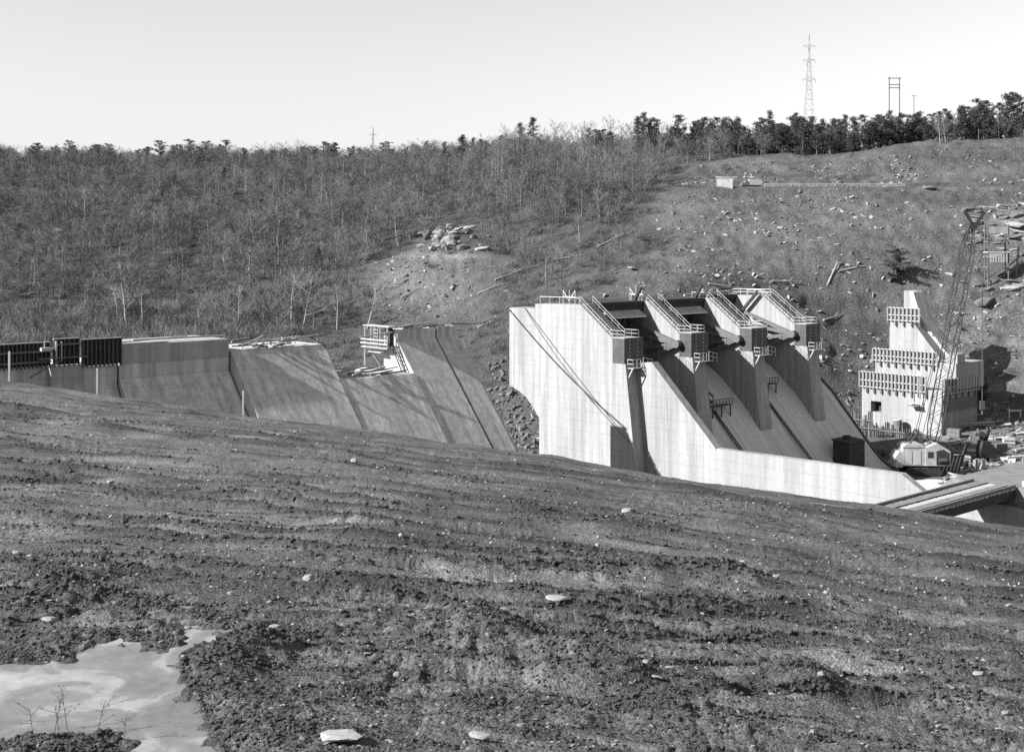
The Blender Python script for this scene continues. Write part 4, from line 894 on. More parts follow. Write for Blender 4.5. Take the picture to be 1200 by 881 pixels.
def cable_fence(x0, x1, Y, label, h=1.0):
    xa = (x0 - 600) / F * Y; xb = (x1 - 600) / F * Y; t = thing('guard_fence', ((xa + xb) / 2, Y, 14.2), label, 'fence'); n = int((xb - xa) / 2.4); o = ((xa + xb) / 2)
    for i in range(n + 1):
        x = xa + (xb - xa) * i / n - o; one('post', 'galv', lambda b: b.box((x - 0.1, -0.1, -0.6), (x + 0.1, 0.1, h)), t)
    for z in (h * 0.55, h): one('board', 'galv', lambda b: b.box((xa - o, -0.17, z - 0.14), (xb - o, -0.101, z)), t)
cable_fence(896, 1060, 351.5, 'long low white board fence along the bench edge')
# lattice transmission tower
def lattice(name, x, ybase, ytop, Y, label, w=4.6, arms=(0.62, 0.78, 0.9)):
    X = (x - 600) / F * Y; zb = hz(X, Y); zt = (HZ - ytop) / F * Y; H = zt - zb
    t = thing(name, (X, Y, zb), label, 'tower'); r = 0.06 * Y / 450
    def wid(f): return (w / 2 * (1 - f / 0.6) + 0.75 * f / 0.6) if f < 0.6 else 0.75 * (1 - (f - 0.6) / 0.4) + 0.08
    L = [0, .13, .25, .36, .45, .53, .6, .68, .76, .84, .92, 1.0]; C = ((-1, -1), (1, -1), (1, 1), (-1, 1))
    P = lambda f, c: (c[0] * wid(f), c[1] * wid(f), f * H - (0.5 if f == 0 else 0))
    for c in C: one('leg', 'lift', lambda b: [b.tube(P(a, c), P(e, c), r) for a, e in zip(L[:-1], L[1:])], t)
    def br_(b):
        for a, e in zip(L[:-1], L[1:]):
            for i in range(4): b.tube(P(a, C[i]), P(e, C[(i + 1) % 4]), r * 0.7); b.tube(P(e, C[i]), P(e, C[(i + 1) % 4]), r * 0.7)
    q = one('bracing', 'lift', br_, t); q['kind'] = 'stuff'
    for f in arms:
        for s in (-1, 1): one('cross_arm', 'lift', lambda b: (b.tube((0, 0, f * H + 0.5), (s * 2.2, 0, f * H), r), b.tube((0, 0, f * H - 0.5), (s * 2.2, 0, f * H), r), b.tube((s * 2.2, 0, f * H), (s * 2.2, 0, f * H - 1.2), r)), t)
lattice('transmission_tower', 948, 150, 40, 455, 'tall pale lattice transmission tower among ridge pines')
lattice('transmission_tower', 437, 175, 149, 900, 'tiny distant lattice tower on the skyline', 4, (0.7, 0.88))
X = (1048 - 600) / F * 440; zb = hz(X, 440); t = thing('power_pole_frame', (X, 440, zb), 'two-pole utility frame with three cross beams on the ridge', 'utility pole')
H = (HZ - 92) / F * 440 - zb
for x in (-1.75, 1.75): one('pole', 'oldtimber', lambda b: b.tube((x, 0, -1), (x, 0, H + 0.2), 0.24, 0.18, n=8), t)
for z, w in ((H, 2.3), (H - 2.2, 2.0), (H - 3.3, 2.0)): one('cross_beam', 'oldtimber', lambda b: b.box((-w, -0.3, z - 0.15), (w, -0.19, z + 0.15)), t)
for i in range(4): one('insulator', 'galv', lambda b: b.tube((-1.9 + i * 1.25, -0.25, H + 0.16), (-1.9 + i * 1.25, -0.25, H + 0.8), 0.1, n=6), t)
X = (1071 - 600) / F * 445; zb = hz(X, 445); H = (HZ - 112) / F * 445 - zb; t = thing('utility_pole', (X, 445, zb), 'single utility pole with one cross arm beside the two-pole frame', 'utility pole')
one('pole', 'oldtimber', lambda b: b.tube((0, 0, -1), (0, 0, H), 0.18, 0.13, n=8), t); one('cross_arm', 'oldtimber', lambda b: b.box((-0.9, -0.2, H - 0.3), (0.9, -0.13, H - 0.1)), t)
for (x, w) in ((1115, 3.0), (1033, 1.8), (1050, 1.8)):
    X = (x - 600) / F * 446; zb = hz(X, 446)
    t = thing('ridge_house', (X, 446, zb), 'small white building glimpsed through the ridge trees', 'house', 'white buildings on the ridge')
    one('walls', 'white', lambda b: b.box((-w, -2, -1), (w, 2, 2.6)), t); one('roof', 'galv', lambda b: b.prism([(-w - .3, 2.61), (w + .3, 2.61), (w - .2, 3.6), (-w + .2, 3.6)], -2.3, 2.3), t)

# ------------------------------------------------------------------ rock
def rock_mesh(seed, sub=1, flat=0.6, sharp=0.25):
    import bmesh
    b = bmesh.new(); bmesh.ops.create_icosphere(b, subdivisions=sub, radius=1.0); r = random.Random(seed)
    ax_ = [Vector((r.gauss(0, 1), r.gauss(0, 1), r.gauss(0, 1))).normalized() for _ in range(7)]
    for v in b.verts:
        for a in ax_:
            d = v.co.dot(a); m = 0.62 + 0.12 * r.random() * 0
            if d > m: v.co -= a * (d - m) * 0.95
        v.co *= 1 + r.uniform(-sharp, sharp) * 0.5; v.co.z *= flat; v.co.x *= 1.25
    V = np.array([v.co[:] for v in b.verts]); b.verts.index_update(); Fc = np.array([[q.index for q in f.verts] for f in b.faces]); b.free(); return V, Fc
RM = [rock_mesh(i, 2 if i < 3 else 1, 0.45 + 0.1 * (i % 4)) for i in range(8)]
def rot_mats(n, r, tilt=0.5):
    a = r.uniform(0, 2 * math.pi, n); b = r.normal(0, tilt, n); c = r.normal(0, tilt, n)
    ca, sa, cb, sb, cc, s_c = np.cos(a), np.sin(a), np.cos(b), np.sin(b), np.cos(c), np.sin(c); z = np.zeros(n); o = np.ones(n)
    Rz = np.stack([ca, -sa, z, sa, ca, z, z, z, o], 1).reshape(n, 3, 3); Rx = np.stack([o, z, z, z, cb, -sb, z, sb, cb], 1).reshape(n, 3, 3); Ry = np.stack([cc, z, s_c, z, o, z, -s_c, z, cc], 1).reshape(n, 3, 3)
    return Rz @ Rx @ Ry
def scatter(name, protos, pos, scl, m, label, r, tilt=0.5, sxyz=None, shift=0.0):
    n = len(pos); Rm = rot_mats(n, r, tilt); Vs = []; Ts = []; base = 0; which = r.integers(0, len(protos), n)
    for k, (V, T) in enumerate(protos):
        idx = np.nonzero(which == k)[0]
        if not len(idx): continue
        P = np.einsum('nij,vj->nvi', Rm[idx], V) * scl[idx][:, None, None]
        if sxyz is not None: P = P * sxyz[idx][:, None, :]
        P = P + pos[idx][:, None, :]
        Vs.append(P.reshape(-1, 3)); Ts.append((T[None] + (np.arange(len(idx)) * len(V))[:, None, None]).reshape(-1, 3) + base); base += len(idx) * len(V)
    o = tri_mesh(name, np.concatenate(Vs), np.concatenate(Ts), m); return tag(o, label, kind='stuff')
# named stones on the bare bank
STN = [(705, 706, 20, 1, 'rounded pale stone, upright beside a flat pale stone'), (652, 716, 24, .4, 'flat pale stone beside the rounded upright stone'), (361, 687, 17, .8, 'pale blocky stone above the clod heap'),
       (398, 868, 50, .35, 'long flat pale slab at the foot of the clod heap'), (563, 873, 26, .5, 'pale wedge stone on the churned soil'), (58, 739, 24, .4, 'pale flat stone on the dark bank over the puddle'),
       (150, 702, 13, .6, 'small white stone on the bank over the puddle'), (322, 741, 13, .5, 'pale splinter of stone beyond the puddle inlet')]
SM = []
for i in range(3):
    V, T = RM[i]; me = bpy.data.meshes.new('stone'); me.from_pydata(V.tolist(), [], T.tolist()); me.update(); me.materials.append(M['stone']); SM.append(me)
def stone(px, py, w, asp, label, group=None, seed=0):
    X, Y = fg_px(px, py); s = w / F * Y / 2.3; o = bpy.data.objects.new('stone', SM[seed % 3]); col.objects.link(o)
    z = float(fg_z(np.array([X]), np.array([Y]))[0]); o.scale = (s, s * 0.8, s * asp * 1.5); o.location = (X, Y, z + s * 0.45 * min(1.3, asp * 1.5) + 0.02); o.rotation_euler = (rnd.uniform(-.15, .15), rnd.uniform(-.15, .15), rnd.uniform(-.4, .4)); tag(o, label, 'stone', group)
for i, (px, py, w, a, lab) in enumerate(STN): stone(px, py, w, a, lab, None, i)
for i, (px, py, w) in enumerate([(590, 722, 14), (560, 714, 12), (465, 795, 12), (430, 776, 9), (787, 797, 12), (757, 798, 12), (770, 820, 14), (743, 793, 10), (870, 692, 13), (855, 686, 9), (910, 698, 8), (968, 707, 8), (1183, 714, 9), (1147, 808, 12),
        (962, 830, 12), (905, 836, 9), (1178, 858, 8), (952, 872, 9), (670, 648, 10), (655, 650, 9), (415, 545, 12), (130, 570, 9), (20, 645, 12), (35, 655, 10), (345, 640, 10), (610, 860, 8), (642, 862, 7), (1107, 690, 8), (735, 612, 12), (950, 680, 7), (1100, 865, 7), (1170, 865, 8), (470, 641, 8), (300, 680, 8), (270, 700, 7), (215, 790, 7), (540, 660, 9), (460, 672, 9), (700, 640, 8), (820, 720, 8), (440, 720, 8), (600, 700, 8)]):
    w_ = ('larger' if w >= 10 else 'small') + ' pale stone ' + ('near the frozen puddle' if px < 320 and py > 600 else 'on the smooth upper bank' if py < 600 else 'on the furrowed soil past the rounded upright stone' if px > 720 else 'on the cloddy soil short of the rounded upright stone'); stone(px, py, w, rnd.uniform(0.35, 0.9), w_, w_.replace('stone ', 'stones ', 1), i)
r_ = np.random.default_rng(5); LO = RM[3:]
# rubble on the stripped slope and below the quarry ledge
n = 1600; X, Y = [], []
for (x0, x1, y0, y1, q) in ((572, 640, 445, 540, 1000), (1105, 1215, 480, 545, 450), (960, 1015, 380, 480, 350)):
    for _ in range(q):
        h_ = hit(rnd.uniform(x0, x1), rnd.uniform(y0, y1), 190) if False else None
        yy = rnd.uniform(205, 262); xx = (rnd.uniform(x0, x1) - 600) / F * yy; X.append(xx); Y.append(yy)
X, Y = np.array(X), np.array(Y); pos = np.stack([X, Y, hill_z(X, Y) + 0.1], 1)
scatter('riprap', LO, pos, 0.12 + 0.75 * r_.random(len(pos)) ** 4, 'rock', 'broken riprap along the valley bottom', r_, 0.8)
# quarry outcrop: separate ledge stones
oc = None; X0, Y0, Z0 = hit(520, 300, 300); oc = thing('rock_outcrop', (X0, Y0, Z0), 'pale broken rock outcrop on the ledge of the wooded slope', 'rock outcrop')
RKM = []
for i in range(4):
    V, T = RM[3 + i]; me = bpy.data.meshes.new('ledge_stone'); me.from_pydata(V.tolist(), [], T.tolist()); me.update(); me.materials.append(M['stone' if i % 2 else 'rock']); RKM.append(me)
for i in range(46):
    px = rnd.gauss(528, 19); py = rnd.uniform(268, 294); X, Y, Z = hit(px, py, 300)
    o = bpy.data.objects.new('ledge_stone', RKM[i % 4]); col.objects.link(o); o.parent = oc; s = rnd.uniform(0.7, 1.9)
    o.location = (X - X0, Y - Y0, Z - Z0 + 0.2); o.scale = (s * 1.3, s, s * rnd.uniform(0.9, 1.7)); o.rotation_euler = (rnd.uniform(-.25, .25), rnd.uniform(-.25, .25), rnd.uniform(0, 6))
for i, (px, py, s, lab) in enumerate([(70, 272, 2.2, 'pale boulder in the brush of the wooded slope'), (742, 316, 1.3, 'pale boulder on the stripped slope above the piers'), (1090, 222, 2.0, 'dark boulder beyond the end of the bench fence'), (1065, 370, 1.6, 'boulder beside the top abutment step'), (1153, 357, 3.0, 'broad pale slab of rock on the slope beside the boom'), (1190, 265, 3.0, 'pale broken ledge beside the form tower')]):
    X, Y, Z = hit(px, py); o = bpy.data.objects.new('boulder', RKM[i % 4]); col.objects.link(o); o.location = (X, Y, Z + 0.3); o.scale = (s * 1.3, s, s * 0.6); o.rotation_euler = (0.2, 0.1, i); tag(o, lab, 'boulder')

X1, Y1, Z1 = hit(1180, 300); lg = thing('rock_ledge', (X1, Y1, Z1), 'pale broken rock ledges round the skeletal form tower', 'rock ledge')
for i in range(70):
    px = rnd.uniform(1135, 1215); py = rnd.choice((248, 262, 280, 300, 335)) + rnd.gauss(0, 5); X, Y, Z = hit(px, py)
    o = bpy.data.objects.new('ledge_stone', RKM[i % 4]); col.objects.link(o); o.parent = lg; s = rnd.uniform(0.5, 1.7)
    o.location = (X - X1, Y - Y1, Z - Z1 + 0.1); o.scale = (s * 1.6, s, s * rnd.uniform(0.5, 1.1)); o.rotation_euler = (rnd.uniform(-.3, .3), rnd.uniform(-.3, .3), rnd.uniform(-.5, .5))
# ------------------------------------------------------------------ trees
def cone(V, T, p, q, r0, r1=0.0, n=3):
    p = np.array(p, float); q = np.array(q, float); d = q - p; L = np.linalg.norm(d); d /= L; a = np.cross(d, [0.3, 0.9, 0.2]); a /= np.linalg.norm(a); b = np.cross(d, a)
    k = len(V); an = 2 * math.pi * np.arange(n) / n
    for i in range(n): V.append(p + r0 * (a * math.cos(an[i]) + b * math.sin(an[i])))
    if r1 <= 0:
        V.append(q); T += [(k + i, k + (i + 1) % n, k + n) for i in range(n)]
    else:
        for i in range(n): V.append(q + r1 * (a * math.cos(an[i]) + b * math.sin(an[i])))
        for i in range(n): j = (i + 1) % n; T += [(k + i, k + j, k + n + j), (k + i, k + n + j, k + n + i)]
def bare_tree(seed, nl=14, ns=5, nt=6, lo=0.22):
    """unit-height leafless tree: (trunk, crown) arrays"""
    r = random.Random(seed); TV_, TT, CV, CT = [], [], [], []
    P = [np.array([0, 0, -0.03])]; 
    for i in range(1, 6): P.append(np.array([P[-1][0] + r.gauss(0, 0.012), P[-1][1] + r.gauss(0, 0.012), i / 5.0 * 0.9]))
    R_ = [0.013, 0.011, 0.009, 0.0065, 0.004, 0.002]
    for i in range(5): cone(TV_, TT, P[i], P[i + 1], R_[i], R_[i + 1], 5)
    def along(f): i = min(4, int(f * 5)); return P[i] + (P[i + 1] - P[i]) * (f * 5 - i)
    for i in range(nl):
        f = lo + (0.97 - lo) * (i + r.random() * 0.6) / nl; p = along(f); az = r.uniform(0, 6.28); el = r.uniform(0.35, 1.0); L = (0.18 + 0.2 * r.random()) * (1.25 - 0.7 * f)
        d = np.array([math.cos(az) * math.cos(el), math.sin(az) * math.cos(el), math.sin(el)]); q = p + d * L; cone(CV, CT, p, q, 0.006 * (1.2 - f), 0.002, 3)
        for j in range(ns):
            g = 0.3 + 0.7 * (j + r.random()) / ns; p2 = p + d * L * g; d2 = d + np.array([r.gauss(0, .6), r.gauss(0, .6), r.gauss(0.25, .4)]); d2 /= np.linalg.norm(d2); L2 = L * r.uniform(0.35, 0.65); q2 = p2 + d2 * L2
            cone(CV, CT, p2, q2, 0.0026, 0.0, 3)
            for k in range(nt):
                p3 = p2 + d2 * L2 * r.uniform(0.2, 1); d3 = d2 + np.array([r.gauss(0, .6), r.gauss(0, .6), r.gauss(0.3, .4)]); d3 /= np.linalg.norm(d3); cone(CV, CT, p3, p3 + d3 * L2 * r.uniform(0.4, 0.9), 0.0021, 0.0, 3)
    return (np.array(TV_), np.array(TT)), (np.array(CV), np.array(CT))
def pine(seed, round_=False, n=1500, c0=None):
    r = random.Random(seed); TV_, TT, CV, CT = [], [], [], []
    for i in range(4): cone(TV_, TT, (0, 0, -0.03 + i * 0.25), (0, 0, 0.22 + i * 0.25), 0.016 - 0.0035 * i, 0.0125 - 0.0035 * i, 5)
    nb = 38 if not round_ else 30
    if c0 is None: c0 = r.uniform(0.08, 0.25) if not round_ else r.uniform(0.15, 0.4)
    for i in range(nb):
        f = (i + r.random()) / nb; z = c0 + (1 - c0) * f; az = r.uniform(0, 6.28)
        L = (0.27 * (1 - f) ** 0.75 + 0.03) * r.uniform(0.55, 1.2) if not round_ else 0.25 * math.sqrt(max(0.05, 1 - (1.9 * f - 0.9) ** 2)) * r.uniform(0.55, 1.25)
        d = np.array([math.cos(az), math.sin(az), 0.15 if not round_ else 0.35]); p = np.array([0, 0, z]); cone(TV_, TT, p, p + d * L, 0.004, 0, 3)
        for j in range(n // nb):
            g = r.uniform(0.15, 1.05); c = p + d * L * g + np.array([r.gauss(0, .03), r.gauss(0, .03), r.gauss(0, .016)]); s = r.uniform(0.016, 0.034)
            a = np.array([r.gauss(0, 1), r.gauss(0, 1), r.gauss(0, .6)]); b = np.array([r.gauss(0, 1), r.gauss(0, 1), r.gauss(0.2, .6)]); k = len(CV); a *= s / np.linalg.norm(a); b *= s / np.linalg.norm(b)
            CV += [c - a * 0.7, c + a, c + b]; CT.append((k, k + 1, k + 2))
    return (np.array(TV_), np.array(TT)), (np.array(CV), np.array(CT))
def np_mesh(name, VT, m):
    me = bpy.data.meshes.new(name); me.from_pydata(VT[0].tolist(), [], VT[1].tolist()); me.update(); me.materials.append(M[m]); return me
BT = [bare_tree(s) for s in range(6)]; PT = [pine(40 + s, s >= 4) for s in range(8)] + [pine(60, True, 3000, 0.0), pine(61, True, 3000, 0.0)]
BMESH = [(np_mesh('trunk', a, 'bark'), np_mesh('crown', b, 'twig')) for a, b in BT]; WMESH = [(np_mesh('trunk', a, 'palebark'), np_mesh('crown', b, 'brush')) for a, b in BT]
MIXM = [(a[0], b[1]) for a, b in zip(WMESH, BMESH)]
PMESH = [(np_mesh('trunk', a, 'bark'), np_mesh('crown', b, 'needle')) for a, b in PT]
def tree(name, meshes, X, Y, h, wid, label, cat, group, lean=0.0):
    o = bpy.data.objects.new(name, None); col.objects.link(o); o.location = (X, Y, hz(X, Y)); o.rotation_euler = (lean * rnd.gauss(0, 1), lean * rnd.gauss(0, 1), rnd.uniform(0, 6.28)); o.scale = (wid * h, wid * h, h); tag(o, label, cat, group)
    for n_, me in zip(('trunk', 'crown'), meshes):
        c = bpy.data.objects.new(n_, me); col.objects.link(c); c.parent = o
    return o
def woods(n, y0, y1, x0=-420, x1=880):                  # positions on the wooded part of the slope
    X, Y = [], []
    while len(X) < n:
        t = rng.uniform((x0 - 600) / F, (x1 - 600) / F, 4000); yy = rng.uniform(y0, y1, 4000); xx = t * yy; px = 600 + F * t
        ok = (cleared(xx, yy) < 0.25) & (hill_smooth(xx, yy) > -32) & (rng.random(4000) < np.clip(yy / y1, 0, 1))
        X += xx[ok].tolist(); Y += yy[ok].tolist()
    return np.array(X[:n]), np.array(Y[:n])
# individual leafless trees: the nearest and tallest ones
def zone(x, y):
    px = 600 + F * x / y
    return 'uphill of the ribbed steel forms' if px < 175 else 'uphill of the lumber-topped dam block' if px < 420 else 'round the pale rock outcrop' if px < 590 else 'uphill of the spillway piers'
X, Y = woods(225, 285, 430)
for x, y in zip(X, Y):
    p = rnd.random(); hh = rnd.uniform(7, 12.5); w_ = ('tall' if hh > 9.8 else 'short') + (' pale-trunked' if p < 0.14 else ' dark-trunked'); z_ = zone(x, y); tree('bare_tree', (MIXM if p < 0.14 else BMESH)[rnd.randrange(6)], x, y, hh, rnd.uniform(0.8, 1.2), w_ + ' leafless tree ' + z_, 'tree', w_ + ' trees ' + z_, 0.05)
for x in np.linspace(575, 790, 62):                      # tall stand on the shoulder
    y = rnd.uniform(405, 520); x += rnd.uniform(-4, 4); p = rnd.random() < 0.5; w_ = ('pale' if p else 'dark') + (' slender tree rising on the skyline shoulder' if y > 465 else ' slender tree before the skyline stand') + (' beside the clearing' if x > 690 else ' above the rock outcrop side'); tree('bare_tree', (MIXM if p else BMESH)[rnd.randrange(6)], (x - 600) / F * y, y, rnd.uniform(11, 16.5), 0.7, w_, 'tree', w_.replace('tree', 'trees'), 0.03)
for (px, py, h) in ((150, 392, 17), (165, 395, 15), (140, 380, 10), (278, 385, 12), (235, 388, 11), (340, 396, 15), (355, 398, 15), (300, 300, 14), (100, 258, 12), (78, 256, 11), (430, 396, 13), (395, 400, 12)):
    X, Y, Z = hit(px, min(py, 386), 240); tree('pale_tree', WMESH[rnd.randrange(6)], X, Y, h, 1.25, 'leafless tree with pale bark in the brush behind the dam', 'tree', 'pale-barked trees behind the dam', 0.09)
for (px, py, h) in ((1102, 168, 10), (1108, 166, 9), (1043, 168, 11), (1140, 163, 8), (930, 172, 9), (985, 168, 9), (868, 178, 10), (1006, 166, 8)):
    X, Y, Z = hit(px, py, 380, 470); tree('pale_tree', WMESH[rnd.randrange(6)], X, Y, h, 1.1, 'leafless pale tree at the cleared edge of the ridge pines', 'tree', 'pale trees at the ridge clearing', 0.05)
# pines
def ridge_Y(px): return float(np.interp(px, [-400, 0, 400, 600, 800, 1000, 1200, 1500], [640, 612, 560, 515, 446, 432, 420, 405]))
for i in range(84):
    px = 785 + (1165 - 785) * (i + rnd.random()) / 84; y = ridge_Y(px) + rnd.uniform(-4, 34); tree('pine_tree', PMESH[rnd.randrange(8)], (px - 600) / F * y, y, h_ := rnd.uniform(5, 14), rnd.uniform(0.9, 1.3), (w_ := ('tall' if h_ > 9.5 else 'small') + ' dark pine ' + ('above the white shed' if px < 870 else 'beside the lattice tower' if px < 990 else 'by the two-pole utility frame' if px < 1085 else 'by the white ridge building')), 'tree', w_.replace('pine', 'pines'), 0.02)
for (px, h) in ((1128, 14), (1146, 17.5), (1156, 16), (1170, 15), (1180, 18), (1187, 18), (1195, 17), (1203, 15), (1135, 9), (1164, 9), (1190, 10), (1215, 15), (1235, 14)):
    y = ridge_Y(px) + rnd.uniform(12, 30); tree('pine_tree', PMESH[4 + rnd.randrange(4)], (px - 600) / F * y, y, h * 0.88, 1.0, 'tall dark pine in the clump where the ridge is highest', 'tree', 'tall pines on the highest ridge', 0.02)
for i in range(46):
    px = -30 + 640 * (i + rnd.random()) / 46; y = ridge_Y(px) + rnd.uniform(-10, 25); tree('pine_tree', PMESH[rnd.choice((3, 4, 5, 6, 7))], (px - 600) / F * y, y, rnd.uniform(4.5, 12), rnd.uniform(1.0, 1.5), (w_ := 'bushy evergreen on the skyline ' + ('above the ribbed steel forms' if px < 175 else 'above the lumber-topped dam block' if px < 420 else 'by the tiny distant tower' if px < 470 else 'above the rock outcrop')), 'tree', w_.replace('evergreen', 'evergreens'), 0.02)
for (px, h, dy) in ((755, 15, 10), (748, 13, 0), (762, 12, 6), (627, 16, 10), (610, 14, 5), (543, 12, 5), (690, 11, 5), (555, 11, 8)):
    y = ridge_Y(px) + dy; tree('pine_tree', PMESH[rnd.randrange(4)], (px - 600) / F * y, y, h, 1.0, 'tall dark conifer among the leafless trees of the shoulder', 'tree', 'conifers among the leafless stand', 0.02)
for i in range(40):
    X, Y = woods(1, 330, 560); tree('pine_tree', PMESH[rnd.randrange(8)], X[0], Y[0], rnd.uniform(3, 7), 1.2, 'small dark evergreen ' + zone(X[0], Y[0]), 'tree', 'small evergreens ' + zone(X[0], Y[0]), 0.02)
X, Y, Z = hit(1050, 333); tree('evergreen_shrub', PMESH[8], X, Y, 7.5, 1.8, 'dark evergreen clump above the abutment block', 'shrub', None)
X, Y, Z = hit(1150, 472); tree('evergreen_shrub', PMESH[9], X, Y, 5, 1.4, 'dark shrub behind the shaded end of the abutment', 'shrub', None)

# the rest of the wood, and brush: nobody could count it
def gn_scatter(name, variants, pos, scl, label, r, tilt=0.05):
    """one object: a cloud of points, each carrying a copy of one of the given plants"""
    n = len(pos); me = bpy.data.meshes.new(name); me.vertices.add(n); me.vertices.foreach_set('co', np.ascontiguousarray(pos, np.float32).ravel())
    rot = np.stack([r.normal(0, tilt, n), r.normal(0, tilt, n), r.uniform(0, 6.283, n)], 1)
    for nm, ty, key, arr in (('rot', 'FLOAT_VECTOR', 'vector', rot), ('scl', 'FLOAT_VECTOR', 'vector', scl), ('pick', 'INT', 'value', r.integers(0, len(variants), n))):
        at_ = me.attributes.new(nm, ty, 'POINT'); at_.data.foreach_set(key, np.ascontiguousarray(arr, np.int32 if ty == 'INT' else np.float32).ravel())
    me.update(); o = bpy.data.objects.new(name, me); col.objects.link(o)
    ng = bpy.data.node_groups.new(name, 'GeometryNodeTree'); ng.interface.new_socket('Geometry', in_out='INPUT', socket_type='NodeSocketGeometry'); ng.interface.new_socket('Geometry', in_out='OUTPUT', socket_type='NodeSocketGeometry')
    N = ng.nodes; L = ng.links; gi = N.new('NodeGroupInput'); go = N.new('NodeGroupOutput'); ip = N.new('GeometryNodeInstanceOnPoints'); jn = N.new('GeometryNodeJoinGeometry')
    for objs in variants:
        j2 = N.new('GeometryNodeJoinGeometry')
        for q in objs:
            oi = N.new('GeometryNodeObjectInfo'); oi.inputs[0].default_value = q; oi.transform_space = 'ORIGINAL'; L.new(oi.outputs['Geometry'], j2.inputs[0])
        g2 = N.new('GeometryNodeGeometryToInstance'); L.new(j2.outputs[0], g2.inputs[0]); L.new(g2.outputs[0], jn.inputs[0])
    def attr(nm, ty):
        a_ = N.new('GeometryNodeInputNamedAttribute'); a_.data_type = ty; a_.inputs[0].default_value = nm; return a_.outputs[0]
    L.new(gi.outputs[0], ip.inputs['Points']); L.new(jn.outputs[0], ip.inputs['Instance']); ip.inputs['Pick Instance'].default_value = True
    L.new(attr('pick', 'INT'), ip.inputs['Instance Index']); L.new(attr('rot', 'FLOAT_VECTOR'), ip.inputs['Rotation']); L.new(attr('scl', 'FLOAT_VECTOR'), ip.inputs['Scale'])
    L.new(ip.outputs[0], go.inputs[0]); md = o.modifiers.new('scatter', 'NODES'); md.node_group = ng
    return tag(o, label, kind='stuff')
def variants_of(meshes_list):
    out = []
    for a_, b_ in meshes_list:
        q = [next(o for o in bpy.data.objects if o.type == 'MESH' and o.data == m_) for m_ in (a_, b_)]; out.append(q)
    return out
X, Y = woods(7600, 335, 690, -620, 900); h = rng.uniform(4.5, 10, len(X)) + 3.5 * np.clip(fbm(X / 45, Y / 45, 3, 44), -0.8, 1); wd = rng.uniform(0.9, 1.5, len(X)) * h
gn_scatter('far_bare_wood', variants_of(BMESH + BMESH + MIXM[:3]), np.stack([X, Y, hill_z(X, Y)], 1), np.stack([wd, wd, h], 1), 'bare far wood covering the hillside', rng)
# pines and bare trees filling the ridge belt behind the nearest row
n = 560; px = rng.uniform(760, 1330, n); Y = np.array([ridge_Y(p) for p in px]) + rng.uniform(2, 100, n); X = (px - 600) / F * Y; h = rng.uniform(5, 11, n) + 5 * np.clip(fbm(px / 30, px * 0, 3, 46), -0.6, 1)
gn_scatter('ridge_pine_wood', variants_of(PMESH[:8] + PMESH[8:] + PMESH[8:] + BMESH + MIXM[:2]), np.stack([X, Y, hill_z(X, Y)], 1), np.stack([h, h, h], 1), 'pine wood filling the ridge behind the front row', rng)
n = 600; px = rng.uniform(-250, 800, n); Y = np.array([ridge_Y(p) for p in px]) + rng.uniform(-15, 120, n); X = (px - 600) / F * Y; h = rng.uniform(4, 9, n) + 4 * np.clip(fbm(px / 45, px * 0, 3, 45), -0.6, 1)
gn_scatter('skyline_wood', variants_of(BMESH + PMESH[5:8]), np.stack([X, Y, hill_z(X, Y)], 1), np.stack([h * 1.2, h * 1.2, h], 1), 'mixed wood along the far skyline', rng)
def bush(seed, n=26):
    r = random.Random(seed); V, T = [], []
    for i in range(n):
        az = r.uniform(0, 6.28); el = r.uniform(0.6, 1.5); L = r.uniform(0.45, 1.0); p = np.array([r.gauss(0, .16), r.gauss(0, .16), -0.05]); d = np.array([math.cos(az) * math.cos(el), math.sin(az) * math.cos(el), math.sin(el)]); cone(V, T, p, p + L * d, 0.014, 0, 3)
        for j in range(2): q = p + L * d * r.uniform(0.3, 0.8); d2 = d + np.array([r.gauss(0, .5), r.gauss(0, .5), 0.1]); cone(V, T, q, q + 0.4 * L * d2 / np.linalg.norm(d2), 0.008, 0, 3)
    return np.array(V), np.array(T)
def bushes(m, label, group, spots, seed):
    out = []
    for i, (px, py, s_) in enumerate(spots):
        X, Y, Z = hit(px, py, 245); o = bpy.data.objects.new('bare_bush', np_mesh('bare_bush', bush(seed + i), m)); col.objects.link(o); o.location = (X, Y, Z); o.scale = (s_, s_, s_); tag(o, label, 'bush', group); out.append([o])
    return out
B1 = bushes('twig', 'larger leafless bush on the wooded slope', 'larger bushes on the wooded slope', [(60, 300, 3.2), (220, 290, 3.5), (380, 250, 3.4), (640, 270, 3.3), (590, 225, 3.5), (690, 255, 3.0)], 0)
B2 = bushes('brush', 'tall pale dry bush in the thicket behind the dam', 'pale bushes behind the dam', [(20, 382, 5), (90, 380, 5.2), (190, 384, 5), (245, 384, 4.6), (120, 376, 5), (60, 378, 4.8)], 20)
X, Y = woods(9500, 262, 640, -420, 860); h = rng.uniform(1.2, 3.4, len(X)); gn_scatter('slope_brush', B1, np.stack([X, Y, hill_z(X, Y)], 1), np.stack([h * 1.3, h * 1.3, h], 1), 'low bare brush covering the wooded slope', rng, 0.15)
X, Y = woods(5200, 252, 330, -300, 345); h = rng.uniform(2.0, 5.5, len(X)); gn_scatter('pale_brush', B2, np.stack([X, Y, hill_z(X, Y)], 1), np.stack([h, h, h], 1), 'pale dry thicket behind the dam crest', rng, 0.12)
n = 5200; X = rng.uniform(-40, 190, n); Y = rng.uniform(255, 420, n); px = 600 + F * X / Y; ok = (cleared(X, Y) > 0.4) & (rng.random(n) < np.clip(1.6 * fbm(X / 22, Y / 22, 3, 88) - 0.15, 0, 1)) & ((Y < 345) | (Y > 378)) & (px < 1300) & (hill_smooth(X, Y) > -30); X, Y = X[ok], Y[ok]; h = rng.uniform(0.5, 1.8, len(X))
